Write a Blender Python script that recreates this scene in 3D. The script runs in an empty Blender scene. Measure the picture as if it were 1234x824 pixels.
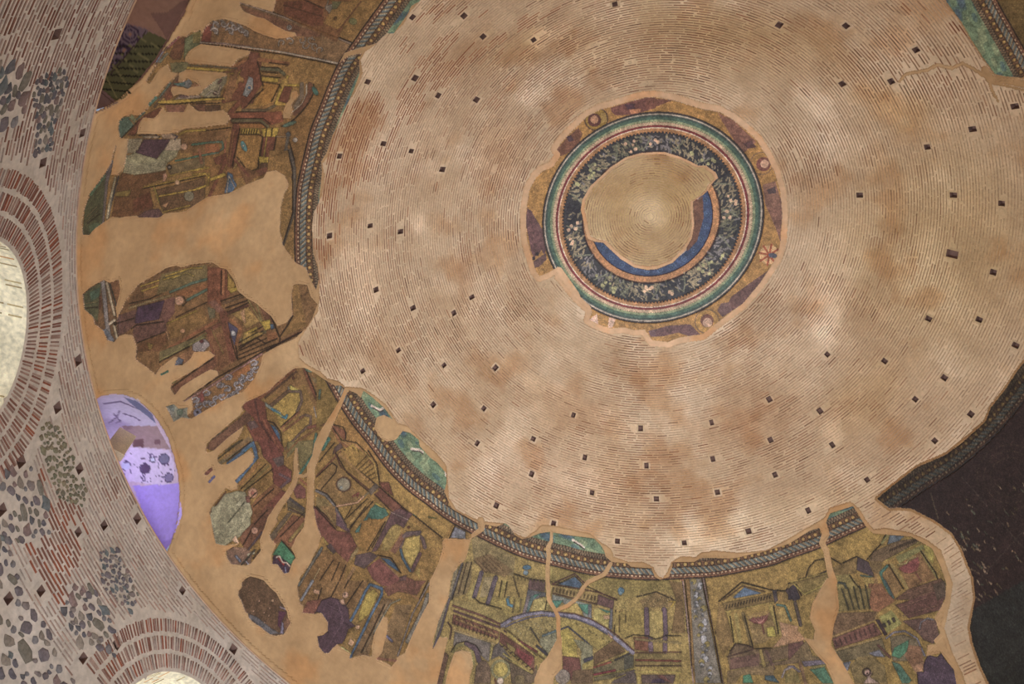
import bpy, math, random
import numpy as np
from mathutils import Matrix, Vector
# ================================================================ camera, world, light, exposure
R0=12.25            # inner radius of the rotunda
ZL=15.78            # height of the ledge where the dome springs
DH,DE=1.006082*R0,0.647495      # dome rise and profile exponent
CAMC=np.array([0.555366*R0,0.423155*R0,ZL-1.15718*R0]); F_PX=999.376
def _Rz(t): return np.array([[math.cos(t),-math.sin(t),0],[math.sin(t),math.cos(t),0],[0,0,1]])
def _Rx(t): return np.array([[1,0,0],[0,math.cos(t),-math.sin(t)],[0,math.sin(t),math.cos(t)]])
CAMR=_Rz(2.683658)@_Rx(2.686598)@_Rz(0.160623)
scn=bpy.context.scene; col=scn.collection
cd=bpy.data.cameras.new('camera'); cam=bpy.data.objects.new('camera',cd); col.objects.link(cam)
cd.sensor_fit='HORIZONTAL'; cd.sensor_width=36.0; cd.lens=36.0*F_PX/1234; cd.clip_end=200
mw=Matrix([[*CAMR[0],CAMC[0]],[*CAMR[1],CAMC[1]],[*CAMR[2],CAMC[2]],[0,0,0,1]]); cam.matrix_world=mw
scn.camera=cam
vs=scn.view_settings; vs.view_transform='Standard'; vs.look='None'; vs.gamma=1.0; vs.use_curve_mapping=False; vs.exposure=0.0
wd=bpy.data.worlds.new('world'); scn.world=wd; wd.use_nodes=True
wd.node_tree.nodes['Background'].inputs[0].default_value=(0.62,0.72,0.9,1); wd.node_tree.nodes['Background'].inputs[1].default_value=0.5
def area(name,loc,tgt,size,power,color,sy=None,spread=math.pi):
    ld=bpy.data.lights.new(name,'AREA'); ld.energy=power; ld.color=color; ld.size=size; ld.spread=spread
    if sy: ld.shape='RECTANGLE'; ld.size_y=sy
    else: ld.shape='DISK'
    o=bpy.data.objects.new(name,ld); col.objects.link(o); o.location=loc
    o.rotation_euler=(Vector(tgt)-Vector(loc)).to_track_quat('-Z','Y').to_euler(); return o
# added fill discs over the floor stand in for bounce onto the dome; daylight enters through the eight great bays below
area('floor_fill_light',(0.5,-1.0,0.5),(-2.2,-6.0,24),7.0,1060,(0.86,0.93,1.0),spread=1.75)
area('floor_fill_light',(-1.0,-3.0,0.45),(-1.0,-3.0,24),7.0,380,(0.88,0.93,1.0))
for k in range(8):
    a=math.radians(-22.5+45*k); c,s=math.cos(a),math.sin(a)
    area('bay_daylight',((R0+4.2)*c,(R0+4.2)*s,7.2),((R0-4)*c,(R0-4)*s,13.5),3.0,(320,320,800,800,900,300,220,340)[k],(0.80,0.90,1.0),sy=8.5)
area('window_light',(10.7*math.cos(math.radians(-47))*1.28,10.7*math.sin(math.radians(-47))*1.28,ZL+0.5),(9.3*math.cos(math.radians(-47)),9.3*math.sin(math.radians(-47)),ZL+1.6),1.5,17,(0.62,0.55,1.0))
area('window_light',((R0+2.6)*math.cos(-.04),(R0+2.6)*math.sin(-.04),ZL+0.35),((R0-3)*math.cos(-.04),(R0-3)*math.sin(-.04),ZL+1.9),1.0,3.0,(1.0,0.84,0.74))  # weak warm lamp added to lift the dark window_2 embrasure
# ================================================================ geometry helpers
def Zr(r): return DH*np.maximum(1e-5,1-(r/R0)**2)**DE
_r=np.concatenate([np.linspace(0,.9,3000),np.linspace(.9,.99,1500)[1:],np.linspace(.99,1,3000)[1:]])*R0
_z=Zr(_r); _z[-1]=0
_s=np.concatenate([[0],np.cumsum(np.hypot(np.diff(_r),np.diff(_z)))]); SMAX=_s[-1]
def r_of_s(s): return np.interp(s,_s,_r)
def z_of_s(s): return np.interp(s,_s,_z)
def s_of_r(r): return np.interp(r,_r,_s)
def dome_pt(s,az,off=0.0):      # point on the dome skin, off = metres towards the room
    r=r_of_s(s); z=z_of_s(s)
    dr=r_of_s(s+.02)-r_of_s(s-.02); dz=z_of_s(s+.02)-z_of_s(s-.02); n=np.hypot(dr,dz)+1e-9; dr=dr/n; dz=dz/n
    nr=dz; nz=-dr                # inward normal (-dz.. ) : tangent (dr,dz) with dz<0 -> (dz,-dr) points in and down
    rr=r+nr*off; return np.stack([rr*np.cos(az),rr*np.sin(az),z+nz*off+ZL],-1)
def dome_frame(s,az):
    p=dome_pt(s,az); t=np.array([-math.sin(az),math.cos(az),0.]); q=dome_pt(s+.02,az)-dome_pt(s-.02,az); q/=np.linalg.norm(q); n=np.cross(t,q)
    c=np.array([0,0,ZL-2])-p
    if n@c<0: n=-n
    return p,t,q,n
def to_px(P):
    d=(P-CAMC)@CAMR; z=-d[...,2]; z=np.where(z<.05,.05,z)
    return 617+F_PX*d[...,0]/z, 412-F_PX*d[...,1]/z, (-d[...,2]>.05)
def ray_dir(X,Y):
    d=np.stack([(X-617)/F_PX,-(Y-412)/F_PX,-np.ones_like(X)],-1)@CAMR.T
    return d/np.linalg.norm(d,axis=-1,keepdims=True)
def dome_hit(X,Y):
    X=np.asarray(X,float); Y=np.asarray(Y,float); d=ray_dir(X,Y); O=CAMC-np.array([0,0,ZL])
    lo=np.full(X.shape,2.0); hi=np.full(X.shape,45.0)
    for _ in range(40):
        m=(lo+hi)/2; q=O+d*m[...,None]; r=np.hypot(q[...,0],q[...,1]); g=np.where(r>=R0,1.,q[...,2]-Zr(np.minimum(r,R0)))
        hi=np.where(g>0,m,hi); lo=np.where(g>0,lo,m)
    return O+d*lo[...,None]
def dome_polar(X,Y):
    X,Y=np.broadcast_arrays(X,Y); q=dome_hit(X,Y); return np.hypot(q[...,0],q[...,1]),np.arctan2(q[...,1],q[...,0])
RING=0.285207*R0
def dome_px(r,az):
    p=np.array([r*math.cos(az),r*math.sin(az),ZL+float(Zr(np.array(r)))]); x,y,_=to_px(p); return float(x),float(y)
def _h(i,j,k,s):
    n=(i*374761393+j*668265263+k*2147483647+s*974634777)&0xffffffff
    n=((n^(n>>13))*1274126177)&0xffffffff; return ((n^(n>>16))&0xffff)/65535.0
def vnoise(P,scale,seed=0):
    Q=np.asarray(P)*scale+1000; I=np.floor(Q).astype(np.int64); f=Q-I; f=f*f*(3-2*f); o=0
    for a in (0,1):
        for b in (0,1):
            for c in (0,1):
                w=(f[...,0] if a else 1-f[...,0])*(f[...,1] if b else 1-f[...,1])*(f[...,2] if c else 1-f[...,2])
                o=o+w*_h(I[...,0]+a,I[...,1]+b,I[...,2]+c,seed)
    return o
def fbm(P,scale,seed=0,n=3):
    o=0;a=.5;t=0
    for k in range(n): o=o+a*vnoise(P,scale*2**k,seed+k); t+=a; a*=.5
    return o/t
def lin(c):
    c=np.asarray(c,float); return np.where(c<=.04045,c/12.92,((c+.055)/1.055)**2.4)
GAIN=1.3
def mesh_np(name,V,Fq,mat,colr=None,parent=None,tri=None,dom='POINT'):
    me=bpy.data.meshes.new(name); V=np.asarray(V,np.float32); Fq=np.asarray(Fq,np.int32).reshape(-1,4) if len(Fq) else np.zeros((0,4),np.int32)
    nt=0 if tri is None else len(tri)
    me.vertices.add(len(V)); me.vertices.foreach_set('co',V.ravel())
    loops=Fq.ravel(); starts=np.arange(len(Fq))*4; tot=np.full(len(Fq),4)
    if nt: loops=np.concatenate([loops,np.asarray(tri,np.int32).ravel()]); starts=np.concatenate([starts,len(Fq)*4+np.arange(nt)*3]); tot=np.concatenate([tot,np.full(nt,3)])
    me.loops.add(len(loops)); me.loops.foreach_set('vertex_index',loops.astype(np.int32))
    me.polygons.add(len(starts)); me.polygons.foreach_set('loop_start',starts.astype(np.int32)); me.polygons.foreach_set('loop_total',tot.astype(np.int32))
    if colr is not None:
        at=me.color_attributes.new('Col','FLOAT_COLOR',dom); c=np.ones((len(colr),4),np.float32); c[:,:3]=colr; at.data.foreach_set('color',c.ravel())
    me.update(); me.materials.append(mat)
    o=bpy.data.objects.new(name,me); col.objects.link(o)
    if parent is not None: o.parent=parent
    return o
def empty(name,loc=(0,0,0)):
    o=bpy.data.objects.new(name,None); col.objects.link(o); o.location=loc; return o
def mat(name,rough=.85,nscale=6.,namt=.25,bscale=30.,bstr=.3,bdist=.01,attr=True,base=(.5,.4,.3),n2=40.,n2amt=.12,spec=.25,vor=None):
    m=bpy.data.materials.new(name); m.use_nodes=True; nt=m.node_tree; N=nt.nodes; Lk=nt.links; b=N['Principled BSDF']
    b.inputs['Roughness'].default_value=rough
    try: b.inputs['Specular IOR Level'].default_value=spec
    except Exception: pass
    tc=N.new('ShaderNodeNewGeometry')
    if attr: a=N.new('ShaderNodeAttribute'); a.attribute_name='Col'; src=a.outputs['Color']
    else: a=N.new('ShaderNodeRGB'); a.outputs[0].default_value=(*base,1); src=a.outputs[0]
    for sc_,am,det in ((nscale,namt,3.),(n2,n2amt,2.)):
        n=N.new('ShaderNodeTexNoise'); n.inputs['Scale'].default_value=sc_; n.inputs['Detail'].default_value=det; Lk.new(tc.outputs['Position'],n.inputs['Vector'])
        mr=N.new('ShaderNodeMapRange'); mr.inputs[1].default_value=.3; mr.inputs[2].default_value=.7; mr.inputs[3].default_value=1-am; mr.inputs[4].default_value=1+am; Lk.new(n.outputs['Fac'],mr.inputs[0])
        vm=N.new('ShaderNodeVectorMath'); vm.operation='SCALE'; Lk.new(src,vm.inputs[0]); Lk.new(mr.outputs[0],vm.inputs['Scale']); src=vm.outputs[0]
    Lk.new(src,b.inputs['Base Color'])
    if vor: t=N.new('ShaderNodeTexVoronoi'); t.inputs['Scale'].default_value=vor; Lk.new(tc.outputs['Position'],t.inputs['Vector']); h=t.outputs['Distance']
    else: t=N.new('ShaderNodeTexNoise'); t.inputs['Scale'].default_value=bscale; t.inputs['Detail'].default_value=4; Lk.new(tc.outputs['Position'],t.inputs['Vector']); h=t.outputs['Fac']
    bp=N.new('ShaderNodeBump'); bp.inputs['Strength'].default_value=bstr; bp.inputs['Distance'].default_value=bdist; Lk.new(h,bp.inputs['Height']); Lk.new(bp.outputs[0],b.inputs['Normal'])
    return m
M_MORT=mat('dome_mortar',.92,1.1,.08,18,.5,.015,n2=14,n2amt=.10)
M_PLAS=mat('lime_plaster',.9,.8,.09,9,.45,.02,n2=7,n2amt=.07)
M_BRK=mat('fired_brick',.9,5,.15,40,.4,.006,n2=30,n2amt=.15)
M_MOS=mat('glass_mosaic',.5,2.5,.12,30,.6,.01,n2=24,n2amt=.30,spec=.4,vor=38.)
M_WALL=mat('wall_mortar',.92,.7,.10,14,.7,.02,n2=9,n2amt=.13)
M_STONE=mat('field_stone',.85,4,.22,20,.6,.01,n2=22,n2amt=.18)
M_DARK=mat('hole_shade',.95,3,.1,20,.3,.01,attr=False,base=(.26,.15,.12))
# ---------------------------------------------------------------- surface survey: what is painted where on the dome skin
# (flat print of the mosaics: each outline is surveyed as angles seen from the camera station, then laid on the dome itself)
MG=70; SC=2
CW,CH=(1234+2*MG)*SC,(824+2*MG)*SC
COL=np.zeros((CH,CW,3),np.float32); LAB=np.zeros((CH,CW),np.int16)
_f=[0.,0.,1.]
def FR(x,y,s): _f[:]=[x,y,s]
def PT(s):
    if not isinstance(s,str): a=np.array(s,float)
    else: a=np.array([[float(v) for v in t.split(',')] for t in s.split()])
    a=a.copy(); a[:,0]=_f[0]+a[:,0]/_f[2]; a[:,1]=_f[1]+a[:,1]/_f[2]
    return a
def _win(x0,y0,x1,y1):
    i0=max(0,int((x0+MG)*SC)-1); i1=min(CW,int((x1+MG)*SC)+2); j0=max(0,int((y0+MG)*SC)-1); j1=min(CH,int((y1+MG)*SC)+2)
    X=(np.arange(i0,i1)+.5)/SC-MG; Y=(np.arange(j0,j1)+.5)/SC-MG
    return (slice(j0,j1),slice(i0,i1)),X[None,:],Y[:,None]
def _inside(p,X,Y):
    m=np.zeros((Y.shape[0],X.shape[1]),bool); n=len(p)
    for k in range(n):
        x1,y1=p[k,:2]; x2,y2=p[(k+1)%n,:2]
        if y1==y2: continue
        c=((y1>Y)!=(y2>Y))
        m^= c & (X<(x2-x1)*(Y-y1)/(y2-y1)+x1)
    return m
def _put(w,m,c,lab,only):
    if m.size==0: return
    if only is not None:
        L=LAB[w]; ok=(L>=10) if only=='m' else (L//10==only)
        m=m&ok
    if c is not None: COL[w][m]=np.array(c,np.float32)/255
    if lab is not None: LAB[w][m]=lab
def P(c,s,lab=None,only='m'):
    p=PT(s); w,X,Y=_win(p[:,0].min(),p[:,1].min(),p[:,0].max(),p[:,1].max()); _put(w,_inside(p,X,Y),c,lab,only)
def L(c,wd,s,lab=None,only='m'):
    p=PT(s)
    if wd<1.4: wd=max(wd*1.3,1.05)
    for k in range(len(p)-1):
        a,b=p[k],p[k+1]
        wa=a[2] if p.shape[1]>2 else wd; wb=b[2] if p.shape[1]>2 else wd
        h=max(wa,wb)/2
        w,X,Y=_win(min(a[0],b[0])-h,min(a[1],b[1])-h,max(a[0],b[0])+h,max(a[1],b[1])+h)
        d=b[:2]-a[:2]; n=max(1e-9,d@d); t=np.clip(((X-a[0])*d[0]+(Y-a[1])*d[1])/n,0,1)
        r=np.hypot(X-a[0]-t*d[0],Y-a[1]-t*d[1]); _put(w,r<=(wa+(wb-wa)*t)/2,c,lab,only)
def C(c,x,y,r,lab=None,only='m',ring=0):
    q=PT([[x,y]])[0]; w,X,Y=_win(q[0]-r,q[1]-r,q[0]+r,q[1]+r); d=np.hypot(X-q[0],Y-q[1])
    _put(w,(d<=r)&(d>=r-ring if ring else d>=0),c,lab,only)
def E(c,x,y,a,b,ang,lab=None,only='m'):
    q=PT([[x,y]])[0]; r=max(a,b); w,X,Y=_win(q[0]-r,q[1]-r,q[0]+r,q[1]+r); t=math.radians(ang)
    u=(X-q[0])*math.cos(t)+(Y-q[1])*math.sin(t); v=-(X-q[0])*math.sin(t)+(Y-q[1])*math.cos(t)
    _put(w,(u/a)**2+(v/b)**2<=1,c,lab,only)
PLAS=(171,138,102); BRK=(186,160,132)
COL[:]=np.array(BRK)/255
def M(lab,c,s): P(c,s,lab,None)
def H(s): P(PLAS,s,1,None)
def HS(s,wd=4): L(PLAS,wd,s,1,None)
K=(48,34,26); RB=(98,60,42); GO=(122,94,48); GL=(150,124,62); DB=(78,58,40); BL=(66,88,112); GN=(72,94,78); PU=(72,54,62); CR=(160,150,128); YE=(152,130,48); OL=(112,106,78)
# --- plaster field below the brick crown
FR(0,0,1)
BB=[(530,-45),(506,0),(493,15),(487,28),(476,38),(463,39),(453,53),(440,62),(434,72),(437,88),(428,110),(416,128),(408,148),(398,176),(396,186),(388,198),(391,211),(387,236),(378,253),(376,272),(377,306),(383,320),(385,359),(383,375),(368,398),(359,412),(360,430),(368,438),(386,448),(395,456),(408,459),(416,466),(436,467),(449,475),(466,488),(479,510),(491,513),(509,531),(526,546),(538,561),(539,575),(541,600),(550,614),(566,622),(580,628),(610,631),(617,641),(633,648),(646,639),(653,632),(666,633),(686,637),(711,643),(721,651),(736,661),(740,671),(758,677),(776,677),(787,683),(792,693),(799,697),(805,687),(809,677),(821,670),(839,671),(844,666),(862,663),(891,666),(923,663),(948,650),(976,634),(993,624),(1000,612),(1025,604),(1036,613),(1043,626),(1053,638),(1067,636),(1095,641),(1117,650),(1134,663),(1141,682),(1148,703),(1145,728),(1138,756),(1148,787),(1159,809),(1164,824),(1172,895)]
M(1,PLAS,BB+[(-70,895),(-70,-70),(540,-70)])
# --- A : top mosaic, B upper mosaic, ornament bands
OUT=[(505,0),(494.6,6),(491,14.6),(473.5,39),(465,38.7),(459.6,43.8),(452,51),(448,58),(435,63.5),(432,70),(432,88),(425,108),(410,140),(400,161),(393,182),(386,194),(387,205),(386,214),(383,244),(377,255),(374.5,272),(376,303),(381.5,322),(383,336),(380,349)]
M(20,GO,[(331,-60),(331,0),(327,13),(340,18),(421.7,50.3),(415,62),(452,51),(459.6,43.8),(465,38.7),(473.5,39),(491,14.6),(494.6,6),(505,0),(530,-60)])
M(30,GO,OUT[8:]+[(373,336),(367.5,322),(356.3,317),(350.8,311),(339.6,294.5),(336,278),(337,250),(341,233),(346.6,222),(342,211),(331,204.6),(320,206.5),(316,213.5),(295,222),(272.6,233),(250,236),(236,244),(222,254),(197,256.6),(190.5,261.6),(165.4,261.6),(163,259),(140,261.6),(133,260.4),(120,269),(111,275.5),(105,282.4),(97.5,282),(96.3,265.4),(99.4,250),(105,234),(112.6,224),(125,207.6),(131.5,196),(135,181),(139,170),(134,195),(131.5,210),(140,209.5),(144,206),(149,194),(151.6,180),(152,166),(143,165.4),(141,155.4),(141.5,145.3),(146.5,140),(156.6,136.5),(164,139),(171.6,133),(178,128),(176.7,124),(184,116.4),(193,107.6),(199,101),(207,94),(213,87.5),(203.8,85),(200,76),(190,82),(178,100),(174,97),(190,70),(200,55),(212.6,42.6),(222.7,42.6),(229,37.6),(240,32.6),(239.6,49.6),(310,59),(340,62),(407,75),(420,66)])
FR(230,0,7.961)
M(21,(112,88,56),'455,10 780,105 876,143 1526,400 1410,597 876,494 75,395 85,320 140,230 200,190 300,170 400,200 520,240 600,290 700,330 800,360 900,355 990,340 1000,310 900,285 760,220 700,170 600,150 520,110 490,90 460,40')
H('455,45 490,100 620,150 700,168 780,222 900,288 985,300 1002,335 900,357 800,362 690,327 600,292 520,242 400,198 300,168 200,186 100,270 0,300 0,0 455,0')
# B holes
FR(190,20,7.961)
H('250,380 300,310 400,250 880,320 860,360 750,400 700,470 480,450 300,440 250,420')
H('190,530 260,500 640,530 650,560 560,590 440,680 390,740 280,750 200,735 140,760 110,700 120,660 160,660 230,670 270,685 300,670 400,655 350,620 300,600 270,580 230,610 180,620')
FR(90,80,7.961)
H('580,640 600,540 640,480 740,490 790,440 830,380 860,430 1030,430 1080,345 1140,400 1180,425 1300,425 1410,410 1450,440 1480,490 1440,550 1320,560 1234,575 1050,590 960,625 870,640 780,640 600,640')
FR(230,100,7.259)
H('870,70 920,60 930,110 870,180 880,240 860,300 800,300 800,240 820,180 860,130')
# B paint
FR(230,100,7.259)
B30=(116,86,44)
P(B30,'0,400 1180,0 1180,820 0,820',only=3)
P(DB,'0,190 240,180 250,250 130,240 40,230',only=3)
P(RB,'260,170 440,130 480,0 300,0 250,120'); P((118,82,46),'300,0 420,0 300,160 260,120')
L(YE,1.6,'0,140 260,130'); L(K,.8,'0,120 250,118'); L(K,.8,'0,170 240,165')
L(RB,6,'420,0 420,150 330,250'); L(RB,7.5,'590,-20 450,190'); L((110,118,120),4,'510,-10 465,80'); C(CR,495,20,3); C(BL,495,20,1.8)
L(K,.7,'640,25 500,170 450,210')
P((136,102,46),'620,40 740,0 770,0 700,140 640,190 520,190')
L(K,1.2,'720,170 800,0'); P((150,122,50),'710,190 740,140 830,150 820,190'); P(RB,'800,0 880,0 830,170 750,150'); L(YE,1.4,'780,10 730,150'); L(YE,2.5,'780,10 930,10')
L((84,74,52),3,'440,230 640,230 720,190'); L(K,.8,'380,245 640,245'); P((112,66,44),'330,250 780,240 800,330 640,370 420,370 330,340')
L((84,78,52),4,'350,320 600,320 660,370'); L(K,.8,'350,300 620,300 680,350'); L(K,.8,'350,340 600,340 650,380')
P((130,88,44),'400,345 600,345 640,380 420,380')
P(YE,'420,390 580,390 600,440 420,440'); L(K,.7,'420,440 580,440 630,470');
for k in range(7): L(K,.4,f'{435+22*k},395 {425+22*k},438')
P(YE,'600,390 760,380 740,460 620,460'); L(K,.5,'650,385 640,460'); L(K,.5,'700,385 690,460')
P(RB,'620,460 740,460 690,700 580,700'); L(K,1.2,'615,470 575,740'); L(K,1.2,'735,455 690,720'); L(YE,1.5,'650,470 620,680'); P(YE,'580,640 690,640 680,700 590,700'); P(DB,'600,690 670,690 660,740 590,740')
P((128,96,46),'400,450 600,455 570,730 500,770 390,620'); E((70,110,110),450,545,7,3,65); C(CR,445,540,1)
L(K,.8,'390,640 490,770 580,740')
L(RB,9,'380,380 330,730'); L(K,1,'415,390 350,720'); L((140,86,56),2,'300,400 270,720'); L((130,90,52),1.6,'360,420 320,700')
P((104,76,44),'0,430 330,400 300,500 0,510'); L(GN,2.4,'0,520 260,505 270,560 220,600 0,640'); P((122,78,44),'0,535 230,525 240,590 0,625'); L(K,.4,'0,425 330,380')
P(RB,'180,650 300,600 300,720 200,700'); L(YE,1.3,'0,760 200,720'); L(YE,1.3,'0,790 110,780 140,820'); P((124,88,46),'300,720 500,780 500,820 200,820')
P(BL,'310,770 350,790 360,820 300,820'); P(YE,'180,800 290,790 290,820 180,820'); L((140,120,60),1.6,'360,740 410,670'); P((98,62,44),'430,820 620,800 700,720 600,740 500,780')
L(K,1.4,'1060,0 1070,60 1020,160 960,240 880,320 780,370'); L((96,64,44),5,'1030,0 1030,80 980,180 900,260'); L((96,84,66),5,'960,0 960,100 900,200'); L(CR,.8,'1000,0 1000,80 960,170 880,240')
E(GN,850,350,9,2.4,-20); E((60,96,84),1075,60,6,3,60)
P(BL,'700,625 780,620 810,570 840,570 820,620 780,650 710,645'); L((90,84,72),3.5,'840,450 820,560 870,650 880,820'); L(K,1,'850,510 890,650 905,820'); C((140,134,120),900,490,3); C((80,84,84),840,440,3)
L((150,130,96),.8,'740,462 820,462')
FR(190,20,7.961)
P((96,60,44),'880,320 960,330 980,420 970,500 900,820 780,820 830,600 720,500 760,410 850,390',only=3); L((124,84,50),4,'700,480 830,400'); L(YE,1,'780,500 620,780'); L((112,80,48),9,'720,540 660,760')
P(RB,'850,420 960,430 980,600 860,820 760,820'); P((112,116,112),'860,560 900,580 900,680 840,760 800,740'); C(CR,865,670,3.6); C(BL,865,670,2)
L(K,1,'940,420 960,480 980,600 1010,680 930,740 860,820'); L((120,80,48),5,'960,400 1234,440'); L(K,.8,'1060,430 1234,450'); L((86,84,58),4,'980,490 1150,500 1200,540'); L(K,.8,'980,470 1150,480'); L(K,.8,'980,515 1140,530'); P(YE,'985,565 1150,580 1140,620 985,605'); L(K,.7,'985,555 1160,575'); L(K,.7,'990,615 1150,640 1170,670')
P((134,98,44),'1000,620 1150,640 1080,820 900,820 1000,700'); L(YE,2.5,'1234,560 1120,820'); L(K,.8,'1160,640 1080,800'); P((142,116,52),'1170,600 1234,580 1234,650 1170,670')
P(OL,'390,740 440,680 560,590 650,560 640,620 590,700 580,760 440,765'); C((70,44,40),535,720,2.6); E((80,60,50),580,610,4,1.6,-45); L(CR,1,'440,750 500,700 560,730'); L((150,132,110),1.6,'590,650 560,740')
L(YE,2,'0,800 620,775'); L(K,.8,'180,770 600,765'); P(YE,'250,465 480,480 700,500 760,510 700,540 620,520 480,505 260,490'); L((84,82,72),1,'270,452 480,462 740,485'); L((104,72,46),3,'620,520 760,510')
P((92,62,42),'150,220 230,180 270,200 240,280 200,400 130,400 90,360'); P((96,94,60),'100,430 250,420 290,410 240,520 120,520'); P((88,96,64),'230,400 270,320 400,240 430,100 300,160 240,200'); P(RB,'420,200 450,100 500,60 520,200')
L((120,70,66),2,'80,290 190,180'); L((90,96,80),3,'0,420 70,340'); P((80,96,94),'160,620 220,620 300,580 300,640 280,680 230,660 160,650'); P((112,80,50),'300,640 340,620 400,655 300,672'); L(K,.6,'0,690 100,620'); L((70,96,84),2,'0,760 120,640'); P(RB,'60,700 190,540 190,620 110,690 130,760 60,800')
P((124,110,92),'130,785 200,735 280,750 400,745 400,765'); E((90,70,66),230,750,6,1.8,0)
# ornament scroll in D1
FR(230,0,7.961)
P((112,84,50),'75,395 85,320 140,230 300,170 500,240 700,330 1000,340 1234,330 1234,560 876,494'); P((104,56,44),'75,395 110,260 190,210 170,390'); P((104,96,52),'0,400 0,290 100,260 80,400')
def scroll(x,y,r,ang,c=(146,142,134),wd=1.3):
    t=np.linspace(0,4.6,14); rr=r*(1-t/6.5); a=math.radians(ang)
    L(c,wd,[(x+rr[i]*math.cos(a+t[i]),y+rr[i]*math.sin(a+t[i])) for i in range(14)])
for x,y,a in ((215,290,200),(360,290,200),(505,310,200),(230,220,90),(300,210,0),(400,240,0),(470,260,30)):
    L((96,88,80),3.6,[(x-30,y-40),(x+20,y+20)]); scroll(x,y,44,a)
for x,y in ((860,400),(940,390),(1050,370),(1080,420),(1180,430),(1230,470),(1140,370),(1180,330)): scroll(x,y,40,x%360,(132,126,112),1.1)
L((148,140,120),2.2,'75,392 300,405 550,445 876,490 1234,560 1410,600'); L(K,1.1,'75,408 300,425 550,465 876,508 1234,578 1400,615'); L((120,88,84),.8,'80,385 550,430')
L((132,116,100),2,'455,10 700,90 876,150 1234,290 1526,405'); L(K,1.1,'455,5 700,78 876,135 1234,272 1530,395'); P((104,72,50),'470,40 700,110 900,190 1050,250 1234,300 1234,340 1000,335 900,280 760,210 520,100')
C((130,134,128),930,250,3,ring=1.4); C((130,134,128),930,250,1)
# A paint
FR(340,0,6.856)
P((104,72,42),'-80,-200 560,-200 560,60 440,340 0,120 -80,90',only=2); P((92,56,38),'0,100 0,0 200,-10 330,60 330,200 230,200',only=2); L(K,.7,'160,-20 330,55'); L((70,44,34),.8,'0,30 310,120'); L((140,110,52),1,'380,-20 450,20 400,100')
P((94,90,80),'340,40 400,20 440,90 380,110'); L((112,106,92),1.5,'370,-10 350,60 390,100'); P((120,92,46),'440,0 640,0 520,200 440,230 330,180',only=2); L(RB,1,'640,0 450,250'); C((84,60,36),430,140,2); E((96,98,58),575,165,5,4,20)
P((86,88,56),'400,0 480,0 440,60 400,60')
# left tip details (B upper, lower-left)
FR(90,80,7.961)
P(GN,'408,520 450,480 500,470 560,540 420,680 408,640'); P((96,104,72),'490,480 530,450 570,500 540,550'); L(K,1,'420,680 600,500'); L((112,86,50),1.6,'505,490 550,540')
P(RB,'560,650 480,650 600,500 640,460 800,380 820,400 740,490 640,480 600,540'); L((66,84,76),1.6,'570,500 650,430'); L((74,108,92),4,'690,360 760,290'); L((80,100,88),2.4,'790,290 900,150'); L((92,72,52),3,'750,370 960,100'); L((66,96,88),2.4,'940,155 1040,155'); P((92,94,90),'1040,130 1090,100 1110,150 1080,200 1040,180')
P(RB,'860,300 930,260 900,180 830,280'); P((112,76,56),'840,360 1050,360 1030,425 880,430'); P((96,66,48),'1140,350 1234,350 1234,420 1150,400')
L(YE,3,'790,330 930,330 1234,305'); L(K,.8,'800,350 930,350 1234,325')
P((120,112,84),'500,680 640,680 570,820 480,820'); P((66,48,56),'640,690 900,690 820,820 570,820'); P((142,128,100),'900,690 1010,680 1000,780 940,820 820,820'); L((60,48,46),1.5,'600,650 740,640 800,665'); L((130,118,96),2.4,'640,665 780,668'); P((132,112,86),'810,650 900,620 970,650 960,690 830,680'); L((60,54,66),1,'920,640 970,660 940,690')
P((106,78,44),'1000,650 1234,590 1234,820 1000,820'); L(YE,2.2,'990,640 1050,610 1234,600'); L((64,104,84),2.6,'1110,740 1234,725'); C((150,118,88),1030,760,4)
FR(90,180,7.961)
P((118,116,84),'480,50 560,20 770,80 830,0 980,0 960,60 870,120 850,190 700,220 560,235 440,215'); P((66,48,56),'570,0 830,0 765,80 560,20')
for k in range(6): L((146,142,108),.7,f'470,{120+18*k} 600,{135+17*k} 850,{110+14*k}')
P((92,64,38),'430,215 560,240 850,195 860,260 640,340 700,360 740,600 560,630 330,640 380,380'); P((110,96,44),'360,440 380,400 520,380 500,440'); P((88,54,36),'540,480 700,400 740,540 540,600'); L((112,110,100),2.5,'350,380 300,640',only='m')
L((84,78,76),5,'330,110 280,300 240,700'); L((150,144,110),2.4,'370,260 310,520 290,650'); L((60,62,72),1.6,'400,250 340,480'); P((66,70,46),'130,420 280,220 270,300 240,700 120,815 50,815 75,560'); L((70,96,70),3,'260,250 130,430'); P((76,92,66),'110,720 200,690 230,730 120,790'); L((104,96,62),.9,'90,680 210,570'); L((104,96,62),.9,'90,640 190,540'); L(K,.7,'100,700 220,610')
P((96,82,52),'860,150 1234,60 1234,170 900,230'); L((64,104,84),2,'950,100 1234,45'); L(YE,1,'880,250 1234,160'); L(YE,1.2,'640,355 1234,230'); L(K,.7,'640,365 1234,245'); P((88,66,42),'760,380 1234,260 1234,460 1130,540 840,600 800,520'); L(YE,2,'790,440 1130,380 1234,340'); L((124,116,48),1.4,'740,350 790,500'); L(YE,1.4,'840,590 1090,530'); P((84,62,60),'580,640 660,580 790,560 830,620 780,650'); L((124,106,50),1,'820,560 830,610'); C((170,138,100),965,308,3); C((108,104,80),1080,440,6); P((150,114,76),'810,530 890,490 860,550'); P((160,120,92),'825,300 830,230 855,210 870,250 850,295'); C(K,890,160,3); C((104,102,96),890,160,1.6)
L((118,78,52),3.4,'1180,0 1200,120')
FR(200,180,3.582)
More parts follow.
